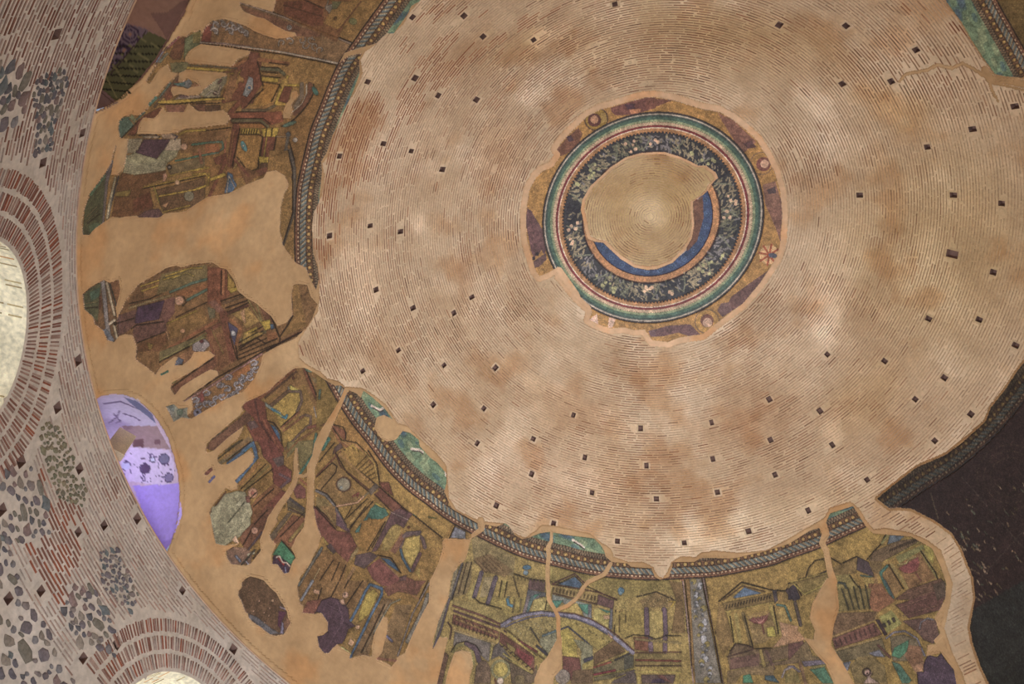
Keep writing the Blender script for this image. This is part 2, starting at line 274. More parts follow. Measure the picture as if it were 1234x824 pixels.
P((110,80,42),'180,60 260,60 250,200 180,230'); L(RB,4,'245,60 180,200'); P(BL,'245,185 265,95 300,150 280,180'); L(CR,1,'255,180 265,110 290,160'); L(YE,4,'190,125 245,105'); P((100,70,42),'300,60 400,100 340,150'); L(YE,1,'130,110 180,100 175,150 130,170'); L(YE,2.5,'395,30 445,35'); L(K,.8,'400,0 390,60'); L(RB,3,'290,40 350,110')
L((82,76,66),3,'530,0 550,80 550,260 500,410'); L(K,1,'520,0 540,80 542,270 500,410'); P((118,90,46),'440,0 520,0 540,100 520,150 480,90 430,90')
# --- B lower
FR(90,310,7.259)
M(40,(98,74,48),'55,320 130,255 240,195 290,220 370,190 385,280 345,440 355,530 350,600 370,690 330,740 270,720 240,640 160,580 150,520 70,450')
FR(0,0,1)
M(40,(108,80,46),[(141,379),(152,358),(164.4,343),(183.7,332),(199,322.4),(211,319.6),(216.7,321.7),(233,317.6),(254.8,316),(264.4,322.4),(271.3,323.8),(281,337.6),(285,350),(294.7,358),(307,365),(318,374.7),(325,380),(333.3,392.7),(344.3,388.5),(351,379),(350,354),(352.6,343),(358,341.7),(369,343),(373.3,356.8),(381.5,366.5),(374.7,384.4),(367.8,395.4),(354,407.8),(332,417.5),(310,430),(221,483),(218,484),(262,452),(261,447),(252,445),(234,455),(218,465),(209,476),(204,468),(206,461),(234,445),(258,428),(250,423),(232,424),(228,432),(218,440),(209,440),(213,430),(208,430),(190,444),(186,451),(176,443),(162,433),(163,418),(158,404),(149,402),(141,405),(138,390)])
FR(190,400,7.259)
M(41,(118,86,48),'210,610 420,485 700,320 900,185 912,200 890,290 840,400 740,520 600,580 400,690 280,760 240,740 300,680 290,610 290,570 230,605')
M(40,(110,112,96),'60,650 130,630 170,670 250,660 245,730 270,760 200,745 130,785 100,720')
M(40,(66,98,76),'10,365 80,330 86,350 20,380')
FR(90,310,7.259)
P((78,82,56),'60,320 130,260 220,210 200,340 180,560 150,520 70,450',only=4); L(K,.8,'70,440 180,430'); L((108,100,64),1.2,'70,400 180,385'); P((66,92,74),'110,300 200,260 190,340 120,380'); L((112,108,104),5,'225,205 240,340 260,560 290,720'); L((84,56,42),3,'205,340 200,440'); L((152,142,112),3,'262,220 300,380 330,500'); L((152,142,112),3,'325,590 355,710'); P((108,76,48),'295,220 370,190 385,280 345,420 310,360'); L((56,70,66),1,'290,230 345,420'); L((170,160,130),3,'285,580 330,545'); C(K,335,575,2.4); L((90,96,104),5,'250,640 310,720')
P((92,68,42),'380,480 540,240 790,90 900,80 920,90 740,190 560,290 640,350 460,430',only=4); L(YE,1.2,'560,250 740,190'); L(YE,1.8,'570,290 720,240'); L(K,.7,'460,400 640,360 820,270 1180,160'); P((96,84,50),'740,140 1130,60 1200,160 820,280 700,330',only=4); L(YE,1.3,'780,160 1000,90 1100,90'); L(YE,1.6,'760,190 900,150'); L((140,124,60),1.5,'840,180 960,130 1030,160')
L(GN,3,'820,300 1020,220 1200,170 1215,250 1140,280 970,370'); P((118,78,44),'870,310 1180,200 1190,240 960,340 880,330'); C((156,120,90),900,375,5.5); L(K,.6,'940,340 960,390 930,420')
L((120,106,68),2.4,'460,440 640,380 820,330'); P((62,46,62),'530,430 770,370 720,540 500,580'); P((92,66,56),'350,510 520,450 510,580 440,650 360,680',only=4); P((96,66,56),'770,370 860,340 860,480 780,580 720,540',only=4); P((88,62,52),'500,585 780,540 790,640 530,750 490,660',only=4); L(K,.7,'360,570 500,530'); L(K,.7,'530,745 770,650'); L(K,.4,'480,620 520,590 760,560')
P((96,66,40),'530,760 790,650 820,700 720,820 540,820',only=4); P((120,100,46),'620,740 670,760 650,810 630,800'); P((116,88,46),'800,580 1100,430 1160,560 820,720',only=4); L(YE,1.4,'795,575 1050,465'); L(K,.8,'870,520 1160,380'); C((160,120,82),930,640,3); L((150,116,76),2,'790,650 810,720'); L((122,78,48),3.4,'760,820 1234,550'); L(K,.7,'830,810 1160,620'); L((110,110,60),1.4,'880,810 1170,640')
FR(230,310,7.259)
P((104,64,42),'130,80 300,90 330,330 260,380 240,480 130,400',only=4); L((130,86,52),3.6,'275,110 270,310'); L(K,.5,'255,110 250,320'); P((136,110,46),'310,140 380,240 340,300 310,280'); P(YE,'325,270 390,255 395,285 330,310'); L(K,1,'250,380 420,320 440,330'); L(K,1,'290,440 490,370'); L(K,1,'300,480 500,390'); L((84,66,44),3,'270,400 440,340'); L((80,52,40),3.4,'310,490 480,420'); P((132,106,54),'340,490 490,430 590,560 470,620 440,560'); P((158,122,82),'420,480 455,450 470,580 445,560')
L((130,116,60),1.6,'490,370 640,630'); L((110,104,60),1.6,'560,390 610,560'); P((98,66,46),'590,430 690,500 720,570 640,550',only=4); P(YE,'600,560 680,540 700,610 640,640'); P(YE,'455,655 570,600 570,640 470,685'); L(K,.8,'440,700 620,600'); L((92,84,56),3.4,'420,720 640,650'); L(K,1,'420,770 620,640'); L(K,1,'410,800 560,700 640,750 740,710'); P((120,80,46),'650,640 740,650 750,700 660,730'); L(K,1,'690,510 770,710 760,750'); P(BL,'680,580 710,580 720,620 690,630')
L(K,1.2,'880,510 830,600 770,690'); L((104,110,84),1.2,'895,520 850,600 790,680'); L((98,62,44),10,'270,490 340,820'); L((98,62,44),5,'130,640 320,540'); P((66,62,84),'310,560 400,620 370,760 340,700'); C((140,144,140),355,660,3); C(BL,355,660,1.4); L((120,80,46),4,'330,540 430,620 380,760'); L((150,150,140),.7,'340,700 360,750'); P((104,72,56),'140,390 200,370 280,460 220,480',only=4); P((86,80,56),'130,430 200,450 200,520 150,540',only=4); P((124,116,112),'0,740 110,710 160,760 100,820 0,820',only=4); C((84,44,44),80,730,2.4); L((96,84,52),1,'170,630 240,820')
P((118,90,46),'870,240 930,240 1000,600 770,700 890,520',only=4)
L(K,1.4,'650,815 960,650'); L((120,92,84),2.4,'680,830 950,690'); L((100,58,44),1,'640,810 940,650')
FR(190,400,7.259)
L((130,96,84),2.6,'230,600 420,490 700,318 900,190'); L(K,1,'240,580 500,400 700,290 940,150 1240,0'); P((120,66,56),'300,600 390,500 390,560 400,620 330,600')
for x,y,a in ((325,600,200),(340,640,20),(420,540,200),(410,620,60),(460,620,0),(540,470,180),(545,560,20),(600,500,220),(620,560,70),(610,400,200),(680,450,40),(700,500,100),(720,400,200),(790,390,20),(800,350,200),(840,320,20),(835,275,200),(660,530,0),(500,580,100),(740,430,90)): L((104,100,102),3.2,[(x-20,y+10),(x+24,y-14)]); scroll(x,y,36,a,(150,148,150),1.1)
P((130,84,44),'640,360 780,280 800,330 720,370 650,410'); P((124,96,52),'560,590 690,540 690,560 600,590'); C((96,96,112),335,705,5); C(K,335,700,1.6)
L((112,110,100),3,'80,670 110,720'); C((84,96,80),180,700,4); E((90,98,92),110,660,5,3,60)
L((110,104,60),3,'120,440 260,320 500,190'); L(K,.8,'110,480 260,370 500,210'); P((108,72,50),'105,490 520,200 560,230 480,320 340,380 210,470 140,550 130,510'); P((96,88,54),'0,250 0,170 280,60 400,30 260,130'); L((120,116,66),1.6,'0,245 180,150 400,40'); L(K,.7,'0,260 260,125'); P((120,86,54),'170,210 260,145 310,165 280,230 210,280'); P((74,80,92),'130,292 165,215 210,240 200,280'); L((104,66,44),7,'440,0 500,240'); P((108,74,46),'430,40 560,0 640,0 690,240 600,290 500,360 500,220',only=4); L(K,1,'670,120 690,240'); L(RB,7,'590,0 640,230'); P((70,70,92),'620,0 680,0 660,120'); L(K,.8,'620,30 680,230'); C((140,140,136),650,10,3); P((134,112,52),'740,0 930,0 720,110'); 
for k in range(5): L(K,.8,[(700,90+36*k),(860+40*k,0+26*k)])
L((118,100,50),1,'470,0 560,180')
# --- C : large lower-left mosaic
FR(0,0,1)
M(50,(120,94,46),[(353.7,443.8),(365.6,443),(378,448.8),(388,456),(403,464.8),(409,464),(416.5,469),(428,473.5),(434,479),(437,470.6),(448.6,479),(461.7,491),(473,505.6),(482,518.8),(493.8,521.7),(504,530),(505,537.7),(518.6,552),(525.9,557.5),(537.5,570.6),(537.5,582),(534.6,592.5),(541.9,608.6),(545,614),(560,621.7),(566.5,626),(579,632.6),(583,635),(570,645),(565,650),(536,649.5),(532.6,652.7),(533,661),(527.5,680),(520,695),(517,700),(516,726),(510,736.5),(496,765.6),(487,787.5),(477,793),(477.6,796),(471,803.6),(463.8,799),(452,794.8),(459.4,787.5),(466.7,758),(466.7,745),(460.9,743.8),(450.6,762.7),(447,778.8),(447.7,791.9),(437.5,790),(420,794),(421.5,787.5),(411,781.7),(405,777),(399.6,781.7),(395,787.5),(389.4,787.5),(383.5,780),(381.4,767),(388,765.6),(393.8,761),(393.8,749.6),(386.5,739),(377.7,740),(367.5,739),(363,738.6),(365,730.6),(360,727.7),(357,707),(361,695.4),(372.6,680),(381.4,660),(385,646.4),(381.4,633.9),(377,622),(367.5,622),(365.6,635),(355.6,647.7),(350.5,661.5),(355.6,672.8),(351.8,676.6),(346.8,690),(341.7,691.6),(333,680),(326.7,680),(326.7,667.8),(331.7,656.5),(326.7,651.5),(323,644),(333,629),(330,612.5),(321.6,622.6),(317.9,635),(312,650),(312.9,664),(301.5,679),(295,682),(277.7,680),(272.7,672.8),(270,665),(286.5,655),(269,657.7),(258.8,655),(256,642.7),(252.6,622.6),(251,618),(252.6,613),(265,596.6),(271,588.4),(277.7,591.6),(285,589),(285,582.8),(281.5,579),(296.5,565),(304,556),(305,549),(300,542.5),(290,549),(272.7,559.5),(265,560),(261,556),(260.7,550),(270,541.7),(285,529),(290,520),(291.5,514),(274,526.7),(256,543),(248,546),(246,542),(247.5,535.5),(252.6,530),(270,515),(286.5,501.5),(291.5,495),(290,490),(295,484),(307.8,479),(320,472.7),(333,461),(344,451)])
FR(240,530,7.961)
M(50,(100,62,50),'35,330 60,300 110,260 122,290 60,345'); M(50,(84,84,120),'70,405 130,335 150,350 90,418')
# C paint
FR(240,440,7.961)
P((112,84,46),'905,30 1000,25 1240,160 1234,520 1100,420 1000,180 640,300 600,290 830,90',only=5); L((104,66,42),5,'900,30 780,130 560,320'); L((100,62,42),4,'1000,40 1060,200 1160,400 1234,540'); L(K,.7,'1010,30 1080,200 1170,420'); L((78,54,40),2,'920,60 620,310'); C((84,48,34),893,120,1.6)
P((138,116,52),'690,400 860,190 950,230 960,360 900,470 770,590 720,470',only=5); L((92,76,62),3.4,'840,250 960,250 975,340 930,440'); L((86,66,46),4.6,'680,385 850,240'); P((146,136,60),'850,220 870,190 940,240 870,240'); C((120,120,110),840,220,2); L((120,90,48),3,'640,380 830,220')
L((110,120,110),3.6,'620,370 690,420 760,460'); L((60,110,130),3,'690,420 780,490 820,505 830,480'); L((150,150,70),1.6,'710,450 780,490')
P((132,108,50),'800,640 980,490 1060,480 1050,580 860,790 790,790',only=5); L((92,74,60),3,'960,500 1010,475 1060,490 1060,560 960,650 820,800'); L((112,74,50),2,'780,600 950,450'); L((112,74,50),2,'800,630 990,490'); L(K,.6,'770,590 930,450'); L((104,74,44),3,'830,800 1130,600')
P((60,84,110),'650,555 720,590 760,660 770,750 700,660'); L(K,1,'630,530 700,550 770,640 785,790'); L((110,110,110),.8,'670,570 750,740')
P((98,58,44),'400,400 440,350 540,310 620,360 640,520 800,790 800,830 540,830 500,700 430,560 520,520 440,440',only=5); L((74,46,40),2,'520,320 560,520 740,820'); P((84,66,62),'440,540 520,530 560,590 480,620'); C((148,112,60),465,495,2); L((118,72,50),3,'600,520 760,820')
P((96,68,50),'50,800 100,720 380,500 440,430 500,520 410,580 130,820',only=5); L((74,66,52),1,'90,720 260,600')
L(BL,4,'400,830 470,760 500,740 530,830'); L((108,88,56),4,'340,790 460,700'); L((66,62,44),1.6,'240,820 370,730'); L((120,96,60),3,'530,740 600,830')
L((140,140,140),.8,'1090,400 1120,520'); L((70,100,86),3,'1110,660 1100,820'); P((100,88,56),'1060,110 1150,140 1150,200 1090,160'); E(GN,1040,45,5,2.4,20)
L((100,62,46),4,'1040,600 1180,560'); L((90,56,44),3.4,'1150,420 1234,540'); L((112,100,60),3,'1140,240 1150,300')
FR(240,530,7.961)
L((100,88,60),4,'190,220 300,150 490,0'); L((60,50,34),1.4,'165,180 400,0'); L((112,86,50),3,'230,170 460,20'); L(BL,4,'265,225 400,120 480,50 510,60 540,170 350,400'); L((60,110,140),1.6,'420,110 500,50'); L(K,.5,'250,200 480,20')
L((118,92,50),4,'540,30 590,160'); P((96,56,46),'560,0 680,0 790,130 800,240 880,300 870,400 760,470 700,420 680,240 600,160',only=5); P((78,66,60),'690,180 800,150 800,240 740,260',only=5); L((82,64,66),3,'760,330 860,380 770,460'); L((130,94,50),4,'560,220 380,430'); L((104,90,48),3,'650,250 420,480'); L(K,.8,'630,230 390,470'); L(K,.6,'690,280 420,490')
P((118,90,46),'480,460 700,310 690,380 560,530 500,460',only=5); P((104,72,44),'540,560 700,420 780,470 800,560 640,730 500,810 480,640',only=5); L(K,.6,'510,640 700,470'); L(K,.5,'500,800 780,560'); P((98,58,44),'620,640 780,480 820,500 760,620 600,820 500,820',only=5)
P((126,124,94),'280,510 350,490 430,500 480,620 500,700 440,830 100,830 95,700 230,520',only=5)
for k in range(11):
    t=k/10; L((152,150,118),.6,[(430+50*t,520+130*t),(330+30*t,640+40*t),(250-20*t+60*t,800-60*t+90*t)])
L((80,80,60),.7,'280,780 420,600'); L((88,60,44),1.3,'100,690 240,500'); C((150,112,84),500,510,6); C((120,74,60),500,510,2.4); L(K,.7,'440,540 450,600 470,570 540,500'); P((110,72,60),'430,540 470,540 480,600 440,600')
P((96,60,52),'880,460 950,420 1010,470 1010,560 920,560',only=5); P((80,70,52),'830,560 1000,650 1010,730 840,680',only=5); L((60,56,56),3,'840,550 990,660'); L((70,50,40),1,'850,650 1010,740'); L((110,96,54),1.4,'850,640 1010,710'); P((98,64,46),'860,830 1010,730 1010,830',only=5); L((120,74,50),2.4,'960,380 1020,430')
P((96,88,52),'830,20 1100,0 1080,180 960,320 940,120 920,80 830,180',only=5); L((64,100,84),3,'1100,0 1090,130 960,320'); L((104,74,42),2,'830,120 930,20')
FR(240,610,7.961)
P((126,124,94),'100,0 480,0 480,180 380,290 230,380 150,360 110,160',only=5); L((84,82,60),.8,'260,160 380,20')
for k in range(8): L((148,146,112),.6,[(490-20*k,20+30*k),(400-20*k,90+28*k),(240,200+20*k)])
P((98,66,46),'480,180 500,160 640,0 720,20 620,200 580,300 450,440 370,330 400,260',only=5); L(K,.6,'520,170 640,40'); L((70,60,64),2,'590,250 450,430'); L(K,.5,'500,210 410,370'); C((164,124,98),520,235,4); P((170,140,110),'300,320 340,280 370,355 330,350'); P((108,84,66),'250,430 300,390 430,400 500,450 480,560 300,560 260,500',only=5); L((96,104,120),3,'340,480 380,530'); L((150,150,160),1.6,'430,520 470,570'); L((150,148,120),3,'460,470 510,450'); L((60,54,44),2,'400,560 520,420')
L((80,58,38),2,'510,500 580,410')
P((86,74,56),'660,290 840,60 880,60 700,340',only=5); P((106,70,46),'700,330 880,80 1010,120 1000,180 870,400 780,330 720,370',only=5); L((140,110,56),1,'740,260 890,70'); L(K,.6,'770,290 1000,60'); L((112,96,50),4,'860,330 1010,150')
P((60,108,76),'690,470 780,330 910,490 870,560 740,470'); P((60,42,56),'690,560 700,480 740,470 870,560 850,640 810,650 740,560'); L((140,44,40),2,'740,490 800,560'); L((190,170,150),1.3,'730,490 760,480 790,540 830,545 860,580'); L(K,1.4,'780,330 925,490'); L((96,96,120),2,'815,590 825,650')
P((104,80,46),'960,820 950,740 1160,420 1234,420 1234,820',only=5); L((70,72,70),3,'1160,420 960,760'); L((112,108,90),1,'1130,470 950,770'); L((112,118,120),4,'1090,700 1010,820'); L((150,130,90),1,'1150,610 1090,700')
# C : right half
FR(380,440,6.856)
P((108,88,42),'0,80 100,140 190,320 100,460 0,520',only=5); P((72,92,76),'20,200 40,200 30,280 15,280'); P((132,100,50),'150,480 210,360 560,820 240,820 240,640 210,600',only=5)
P((106,68,46),'140,490 240,540 240,620 210,600 130,510',only=5); L(K,.8,'140,490 220,510 245,560 240,620'); L((112,76,46),3,'120,500 200,640 480,820'); L(K,.8,'220,620 330,640 420,730 480,823'); L((128,96,56),2.6,'230,640 340,670 430,790'); P((80,64,58),'150,680 200,640 220,680 130,740'); L(K,.8,'130,510 210,620')
P((138,114,50),'240,690 300,650 390,730 440,823 280,823'); 
for t in ((270,700,340,800),(300,680,350,800),(340,690,380,800)): L((94,66,42),.7,[t[:2],t[2:]])
L((60,104,88),5,'50,690 100,610'); L(K,.7,'20,800 150,640')
FR(380,540,6.856)
L((100,62,44),2,'0,230 200,30'); P((112,88,48),'0,340 110,120 160,110 240,220 300,330 390,400 250,520 160,480 90,380',only=5); C((112,106,84),225,300,8.5); C((84,56,44),225,300,9.2,ring=1.4); C((90,96,90),205,325,2)
L(K,.8,'0,240 130,120 170,150 160,200 40,340'); L((90,58,44),1.3,'150,20 200,150 440,350'); L((132,102,56),3.4,'190,50 480,310'); L(K,.8,'160,40 250,200 430,360'); L(K,.7,'230,10 300,130 480,290')
P((128,102,48),'230,20 300,0 400,60 470,160 510,300 300,140',only=5)
for k in range(6): L((94,70,36),.8,[(330+20*k,150+24*k),(420+18*k,60+34*k)])
L((150,124,60),1.8,'400,30 480,130 510,270'); L(K,1,'430,20 500,130 525,300'); P((84,74,62),'430,350 490,290 520,320 450,390'); P((98,60,44),'520,280 600,280 640,400 540,330',only=5); L((104,64,48),4.5,'530,340 700,500 760,560'); L(K,1,'520,320 740,510'); P((100,64,48),'480,380 540,340 700,490 660,540',only=5); L((70,44,38),1,'480,380 640,540'); L((96,90,66),2,'430,370 360,430')
L((110,60,48),2,'300,400 350,370 340,400')
P((116,92,46),'250,520 430,420 470,440 270,670',only=5); L(K,.7,'240,590 420,420'); L(K,.8,'280,650 470,440'); L((140,112,58),1.6,'250,640 440,430'); P((60,96,82),'420,560 450,500 490,460 560,490 600,550 540,590 460,590'); L((60,98,90),2.6,'430,560 330,690'); L((150,136,54),2,'490,455 600,530'); P((118,88,42),'400,600 600,560 600,620 470,820 380,820 350,700',only=5)
L((130,104,54),4,'600,580 450,820'); L(K,.8,'590,590 460,820'); P((86,62,60),'610,560 670,540 760,600 720,660 690,620 620,650 520,820 480,820'); L((140,120,110),.9,'660,550 760,600'); P((130,112,56),'540,780 620,640 680,630 700,690 620,820'); P((130,104,50),'760,580 1000,740 1050,823 900,823 820,710 700,700',only=5); L(K,.9,'700,490 800,550 1040,740'); P((84,60,60),'660,530 690,500 800,545 760,590'); E((64,96,72),840,550,6,3,20); L((64,100,78),2,'1000,650 1030,710'); L((86,70,66),4.5,'700,820 720,730 820,700 880,750 900,823'); C((84,48,34),765,655,1.6)
P((134,108,52),'530,100 640,220 1130,630 1050,740 800,540 640,400 600,280 530,270',only=5); L((90,96,48),1.4,'930,570 990,580'); P((104,106,110),'1110,740 1150,650 1234,690 1234,750',lab=51); L(K,.8,'1150,640 1100,750'); L((110,110,120),1.6,'1130,740 1160,660')
L((90,88,86),3.6,'0,350 80,390 150,470 260,680'); L(K,.8,'0,340 90,380 160,470 270,690'); P((104,72,48),'0,480 160,690 330,820 180,820 40,740 0,630',only=5); P((110,94,54),'0,400 80,420 140,500 130,600 0,480',only=5); L(K,.8,'0,480 160,670'); L((176,136,100),2,'170,480 340,450 390,400',only=5); L((84,82,84),4,'170,520 240,660')
P((96,58,48),'160,680 280,700 340,820 180,820',only=5)
FR(350,610,7.961)
P((100,62,50),'215,0 330,100 430,230 600,350 620,400 540,540 430,440 290,280 215,120',only=5); L(K,.9,'220,0 420,220'); L(K,.5,'300,60 430,200'); P((88,66,72),'430,60 560,260 430,180'); L((104,80,80),1.2,'420,40 560,240'); P((108,84,48),'270,0 420,0 430,220 360,120',only=5); L((130,110,60),1,'330,40 420,180')
P((130,104,50),'480,0 600,0 520,130 450,40',only=5); L(K,.8,'580,10 510,130'); L(K,.9,'710,10 560,220'); L((134,108,56),3,'650,40 540,200'); P((60,96,82),'740,80 760,20 800,0 900,20 930,80 860,130 770,120'); L((64,98,90),3,'740,90 640,240'); P((122,92,44),'680,140 900,120 720,440 640,360 650,250',only=5); L((130,106,56),4,'930,130 780,440'); L(K,.7,'900,150 730,430'); P((84,62,60),'960,60 1040,20 1130,120 1080,210 1050,190 990,170 930,230 820,430 770,440'); L((140,120,112),.9,'960,60 1120,130'); P((128,110,56),'940,240 1000,170 1050,190 1040,270 930,430 860,420'); P((110,76,56),'950,430 1060,260 1100,280 1000,460',only=5)
P((146,128,62),'1060,400 1100,310 1234,280 1234,420 1150,590 1080,480',only=5); L((86,72,70),4,'1080,290 1110,260 1234,250'); L((84,62,60),4.5,'1234,460 1160,620'); L((60,84,100),3,'1050,420 1070,500 1140,620'); P((134,116,56),'1190,640 1234,580 1234,700',only=5)
P((60,84,108),'860,495 940,510 1020,590 1030,630 940,570'); L(K,1,'830,470 960,500 1050,640'); P((104,64,56),'720,590 850,500 1040,690 1020,760 880,770 780,700',only=5); P((80,64,62),'620,470 760,440 830,480 700,600 600,560'); L((120,90,60),2,'850,500 1030,680'); P((80,60,58),'1040,680 1110,660 1090,760 1030,800',only=5); P((104,66,52),'1110,680 1234,740 1234,820 1060,820',only=5)
P((124,108,66),'570,470 640,390 640,440 560,530'); L((140,124,56),1.6,'300,300 400,460'); P((76,62,60),'330,380 380,360 430,440 400,460',only=5); P((112,84,46),'200,560 290,440 460,470 540,540 480,820 100,820 70,770',only=5); L((74,78,74),3,'290,400 70,760'); L((112,106,90),1.2,'250,460 90,740'); 
for a in ((400,520,240,760),(460,540,340,820),(520,570,420,820),(600,620,500,820)): L(K,.6,[a[:2],a[2:]])
L((124,96,60),4,'600,600 470,820'); P(BL,'700,820 760,740 880,780 880,820'); P((140,124,50),'740,815 790,780 830,820'); L((112,118,124),3.6,'200,720 150,820'); L((150,130,84),1.2,'270,600 215,700')
FR(350,700,6.856)
P((110,84,48),'50,50 200,0 640,0 560,160 480,300 460,230 380,160 230,160 190,270 90,265 70,190',only=5)
for a in ((250,60,180,270),(390,10,320,150),(470,0,440,60),(590,0,440,220)): L(K,.6,[a[:2],a[2:]])
P((104,66,52),'130,170 250,150 190,275 90,265',only=5); L((112,118,124),3,'170,10 80,160'); P((164,128,96),'185,70 235,80 230,115 180,100')
P(PU,'250,160 320,135 385,150 440,190 470,230 480,330 530,375 490,400 420,520 380,525 340,560 310,600 280,605 230,550 215,460 260,450 300,420 300,340 250,270 215,260 190,272',lab=54); L((96,74,84),1,'300,200 420,260 400,400',only=5); L((90,70,80),1,'380,180 430,330 340,480',only=5)
C((160,128,104),445,118,3.6); P((160,128,100),'390,165 430,150 445,200 420,200'); C((96,76,60),440,110,1.4)
P((114,92,48),'480,330 560,160 640,30 760,60 760,120 560,380 490,600 420,550 470,400 530,375',only=5); L(BL,3.2,'490,330 560,200 610,90 650,30 750,70 745,120 640,320 490,630'); P((140,124,54),'560,270 620,110 680,70 720,110 640,280 560,340'); C((172,140,104),548,385,2.8); P((166,134,98),'465,520 490,475 520,510 500,550'); L((150,150,80),1.6,'415,550 490,605')
P((104,82,52),'500,620 760,140 840,160 700,380 640,620',only=5); L((130,112,80),1,'800,170 600,590'); L(K,.6,'770,200 580,590'); L((112,112,92),1.6,'680,430 820,190 900,155'); P((110,88,54),'700,650 790,400 860,200 1000,200 860,660',only=5); P((96,64,50),'800,130 880,90 1040,120 1080,40 1120,0 900,0 760,60',only=5); L((130,90,60),1,'930,80 1050,150'); L((84,84,110),3,'790,460 830,500'); L((120,112,104),1.8,'1140,20 1000,280 880,620',lab=51); L(K,.8,'1130,0 1060,150'); L((104,100,86),5,'1130,120 1090,240 960,500',lab=51); L((110,74,54),3,'700,640 870,665')
# oval fragment
FR(270,690,10.3)
M(60,(86,66,46),'310,50 400,70 480,100 560,190 640,260 700,380 720,400 770,490 780,560 815,620 770,700 730,770 620,790 560,770 500,730 430,670 360,630 300,570 280,510 250,490 210,370 165,290 165,240 210,180 205,130 250,80')
P((84,84,88),'300,520 400,560 560,690 680,760 560,770 430,670 300,570'); P((78,46,62),'660,480 760,490 700,620 680,700 650,660'); P((112,108,130),'700,610 730,640 720,760 680,760'); P((104,76,56),'770,560 815,620 730,760 720,640'); L((130,120,130),1.6,'680,430 750,460'); C((170,138,104),585,350,1.8)
for x,y in ((480,500),(540,540),(350,480),(550,450),(485,620),(420,355)): C((150,120,96),x,y,1.1)
L((110,90,60),.7,'230,230 280,300')
FR(0,0,1)
HS([(416,470,5),(411,482,5),(405,494,6),(397,508,8),(390,522,11),(383,536,11),(379,550,8),(374,562,10),(373,580,8),(373,600,8),(372,618,9),(371,634,12)])
H([(369,612),(377,612),(381,633),(386,646),(382,660),(372,680),(361,695),(357,707),(350,702),(340,692),(350,690),(352,677),(356,673),(350,661),(356,648),(365,635)])
HS([(356,541,3),(355,556,5),(356,570,6),(353,584,6),(345,597,7),(336,609,8),(328,622,9),(322,636,9)]); HS([(357,573,4),(365,574,4),(372,570,4)])
H([(453,503),(462,500),(474,506),(484,520),(476,530),(466,532),(458,528),(450,516)])
# --- D : bottom centre mosaic
FR(0,0,1)
M(70,(128,112,60),[(584,632),(598,635),(608,630.7),(613,634),(620,645),(629,650),(638,647.6),(650.6,642.6),(663,641),(680,644.5),(716,649),(723.5,656.5),(728,664),(729.5,670),(737,677.5),(755,679),(761,683.5),(785,685),(789,695.5),(795.4,699),(806,695.5),(809,686.5),(810.4,677.5),(830,677.5),(836,677.5),(836,700),(838,760),(844,895),(520,895),(526,824),(530,808),(534,791),(536.4,780.6),(539,769),(529,768),(521,783),(521,773),(527.6,749),(540,720),(541,710),(542.6,700),(546,690),(553,681),(560,675),(564,661),(566.5,650),(574,644),(581,638)])
M(80,(128,108,54),[(836,677.5),(845,672.5),(884,673),(923,664.4),(951,655.6),(976,639.8),(993.5,634.5),(1000.5,618.7),(1028.6,610),(1034,618.7),(1042.7,632.8),(1053,643),(1099,646.8),(1123.6,661),(1134,682),(1141,703),(1139.4,724),(1127,745),(1134,763),(1126,772),(1130,780),(1134.8,787),(1147.7,804),(1151,824),(1160,895),(844,895),(838,760),(836,700)])
HS([(664.5,641,3.5),(664,652,4),(660,660,5.5),(661,670,5),(659.5,683,5),(659.5,698,5),(661,723,5),(669,736,4.5),(672.7,745,5),(672.7,760,5)])
H([(670,758),(671,770),(660,790.7),(651,801),(643.7,818),(638,895),(655,895),(667.5,816),(676.4,806),(677,795.7),(676.4,770.5),(674,760)])
HS([(735.5,680,5),(728,692.5,5),(708.5,701.5,5),(701,710.5,4),(695,721,4),(684,730,5),(672,735,4)]); HS([(703,712,3),(692,725,3)])
HS([(579,627.5,9),(580,637.5,6.5),(570,645,5)])
C(PLAS,798,693,0); FR(520,720,7.923); H('215,525 290,505 370,530 392,650 360,760 352,900 110,900 150,720 170,650')
# D paint
FR(520,620,7.961)
P((112,100,62),'380,230 440,200 800,420 780,600 400,470',only=7); P((104,86,54),'400,420 560,380 780,540 700,600 480,540',only=7)
for k in range(5): L((92,70,46),.7,[(400+30*k,440-14*k),(520+40*k,560-6*k)])
L((86,84,84),2.6,'290,470 170,820',lab=71); L((60,54,60),1.2,'300,480 190,820',lab=71); P((112,98,62),'300,470 380,450 380,620 330,760 230,790 200,800',only=7); L(K,.7,'380,460 300,760'); L((84,62,46),.8,'330,460 250,760')
P((144,132,72),'340,760 460,560 500,570 420,820 350,820',only=7); P((128,116,78),'500,600 600,600 560,760 450,820',only=7); L((84,74,82),5.4,'475,560 405,790'); L((84,74,82),5.4,'610,610 545,820'); L((130,118,60),4,'700,650 640,820'); L(K,.7,'670,640 640,800'); L(K,.7,'720,650 690,820')
E((70,100,120),910,510,5,3,0); C((100,120,130),900,560,3); L(K,1,'790,570 930,620 1234,660'); P((84,66,62),'930,620 1090,650 1080,740 920,720',only=7); P((84,84,86),'920,720 1090,750 1090,820 900,820',only=7); P((64,108,90),'980,770 1050,760 960,820'); P((134,120,62),'1010,800 1090,790 1090,820'); P((134,124,66),'1140,500 1234,520 1234,640 1140,630',only=7); C((64,104,130),735,805,2); L((90,74,50),.9,'780,600 820,740 850,820')
for k in range(12): L((96,86,52),.7,[(820+35*k,585+6*k),(825+35*k,620+6*k)])
FR(520,720,7.923)
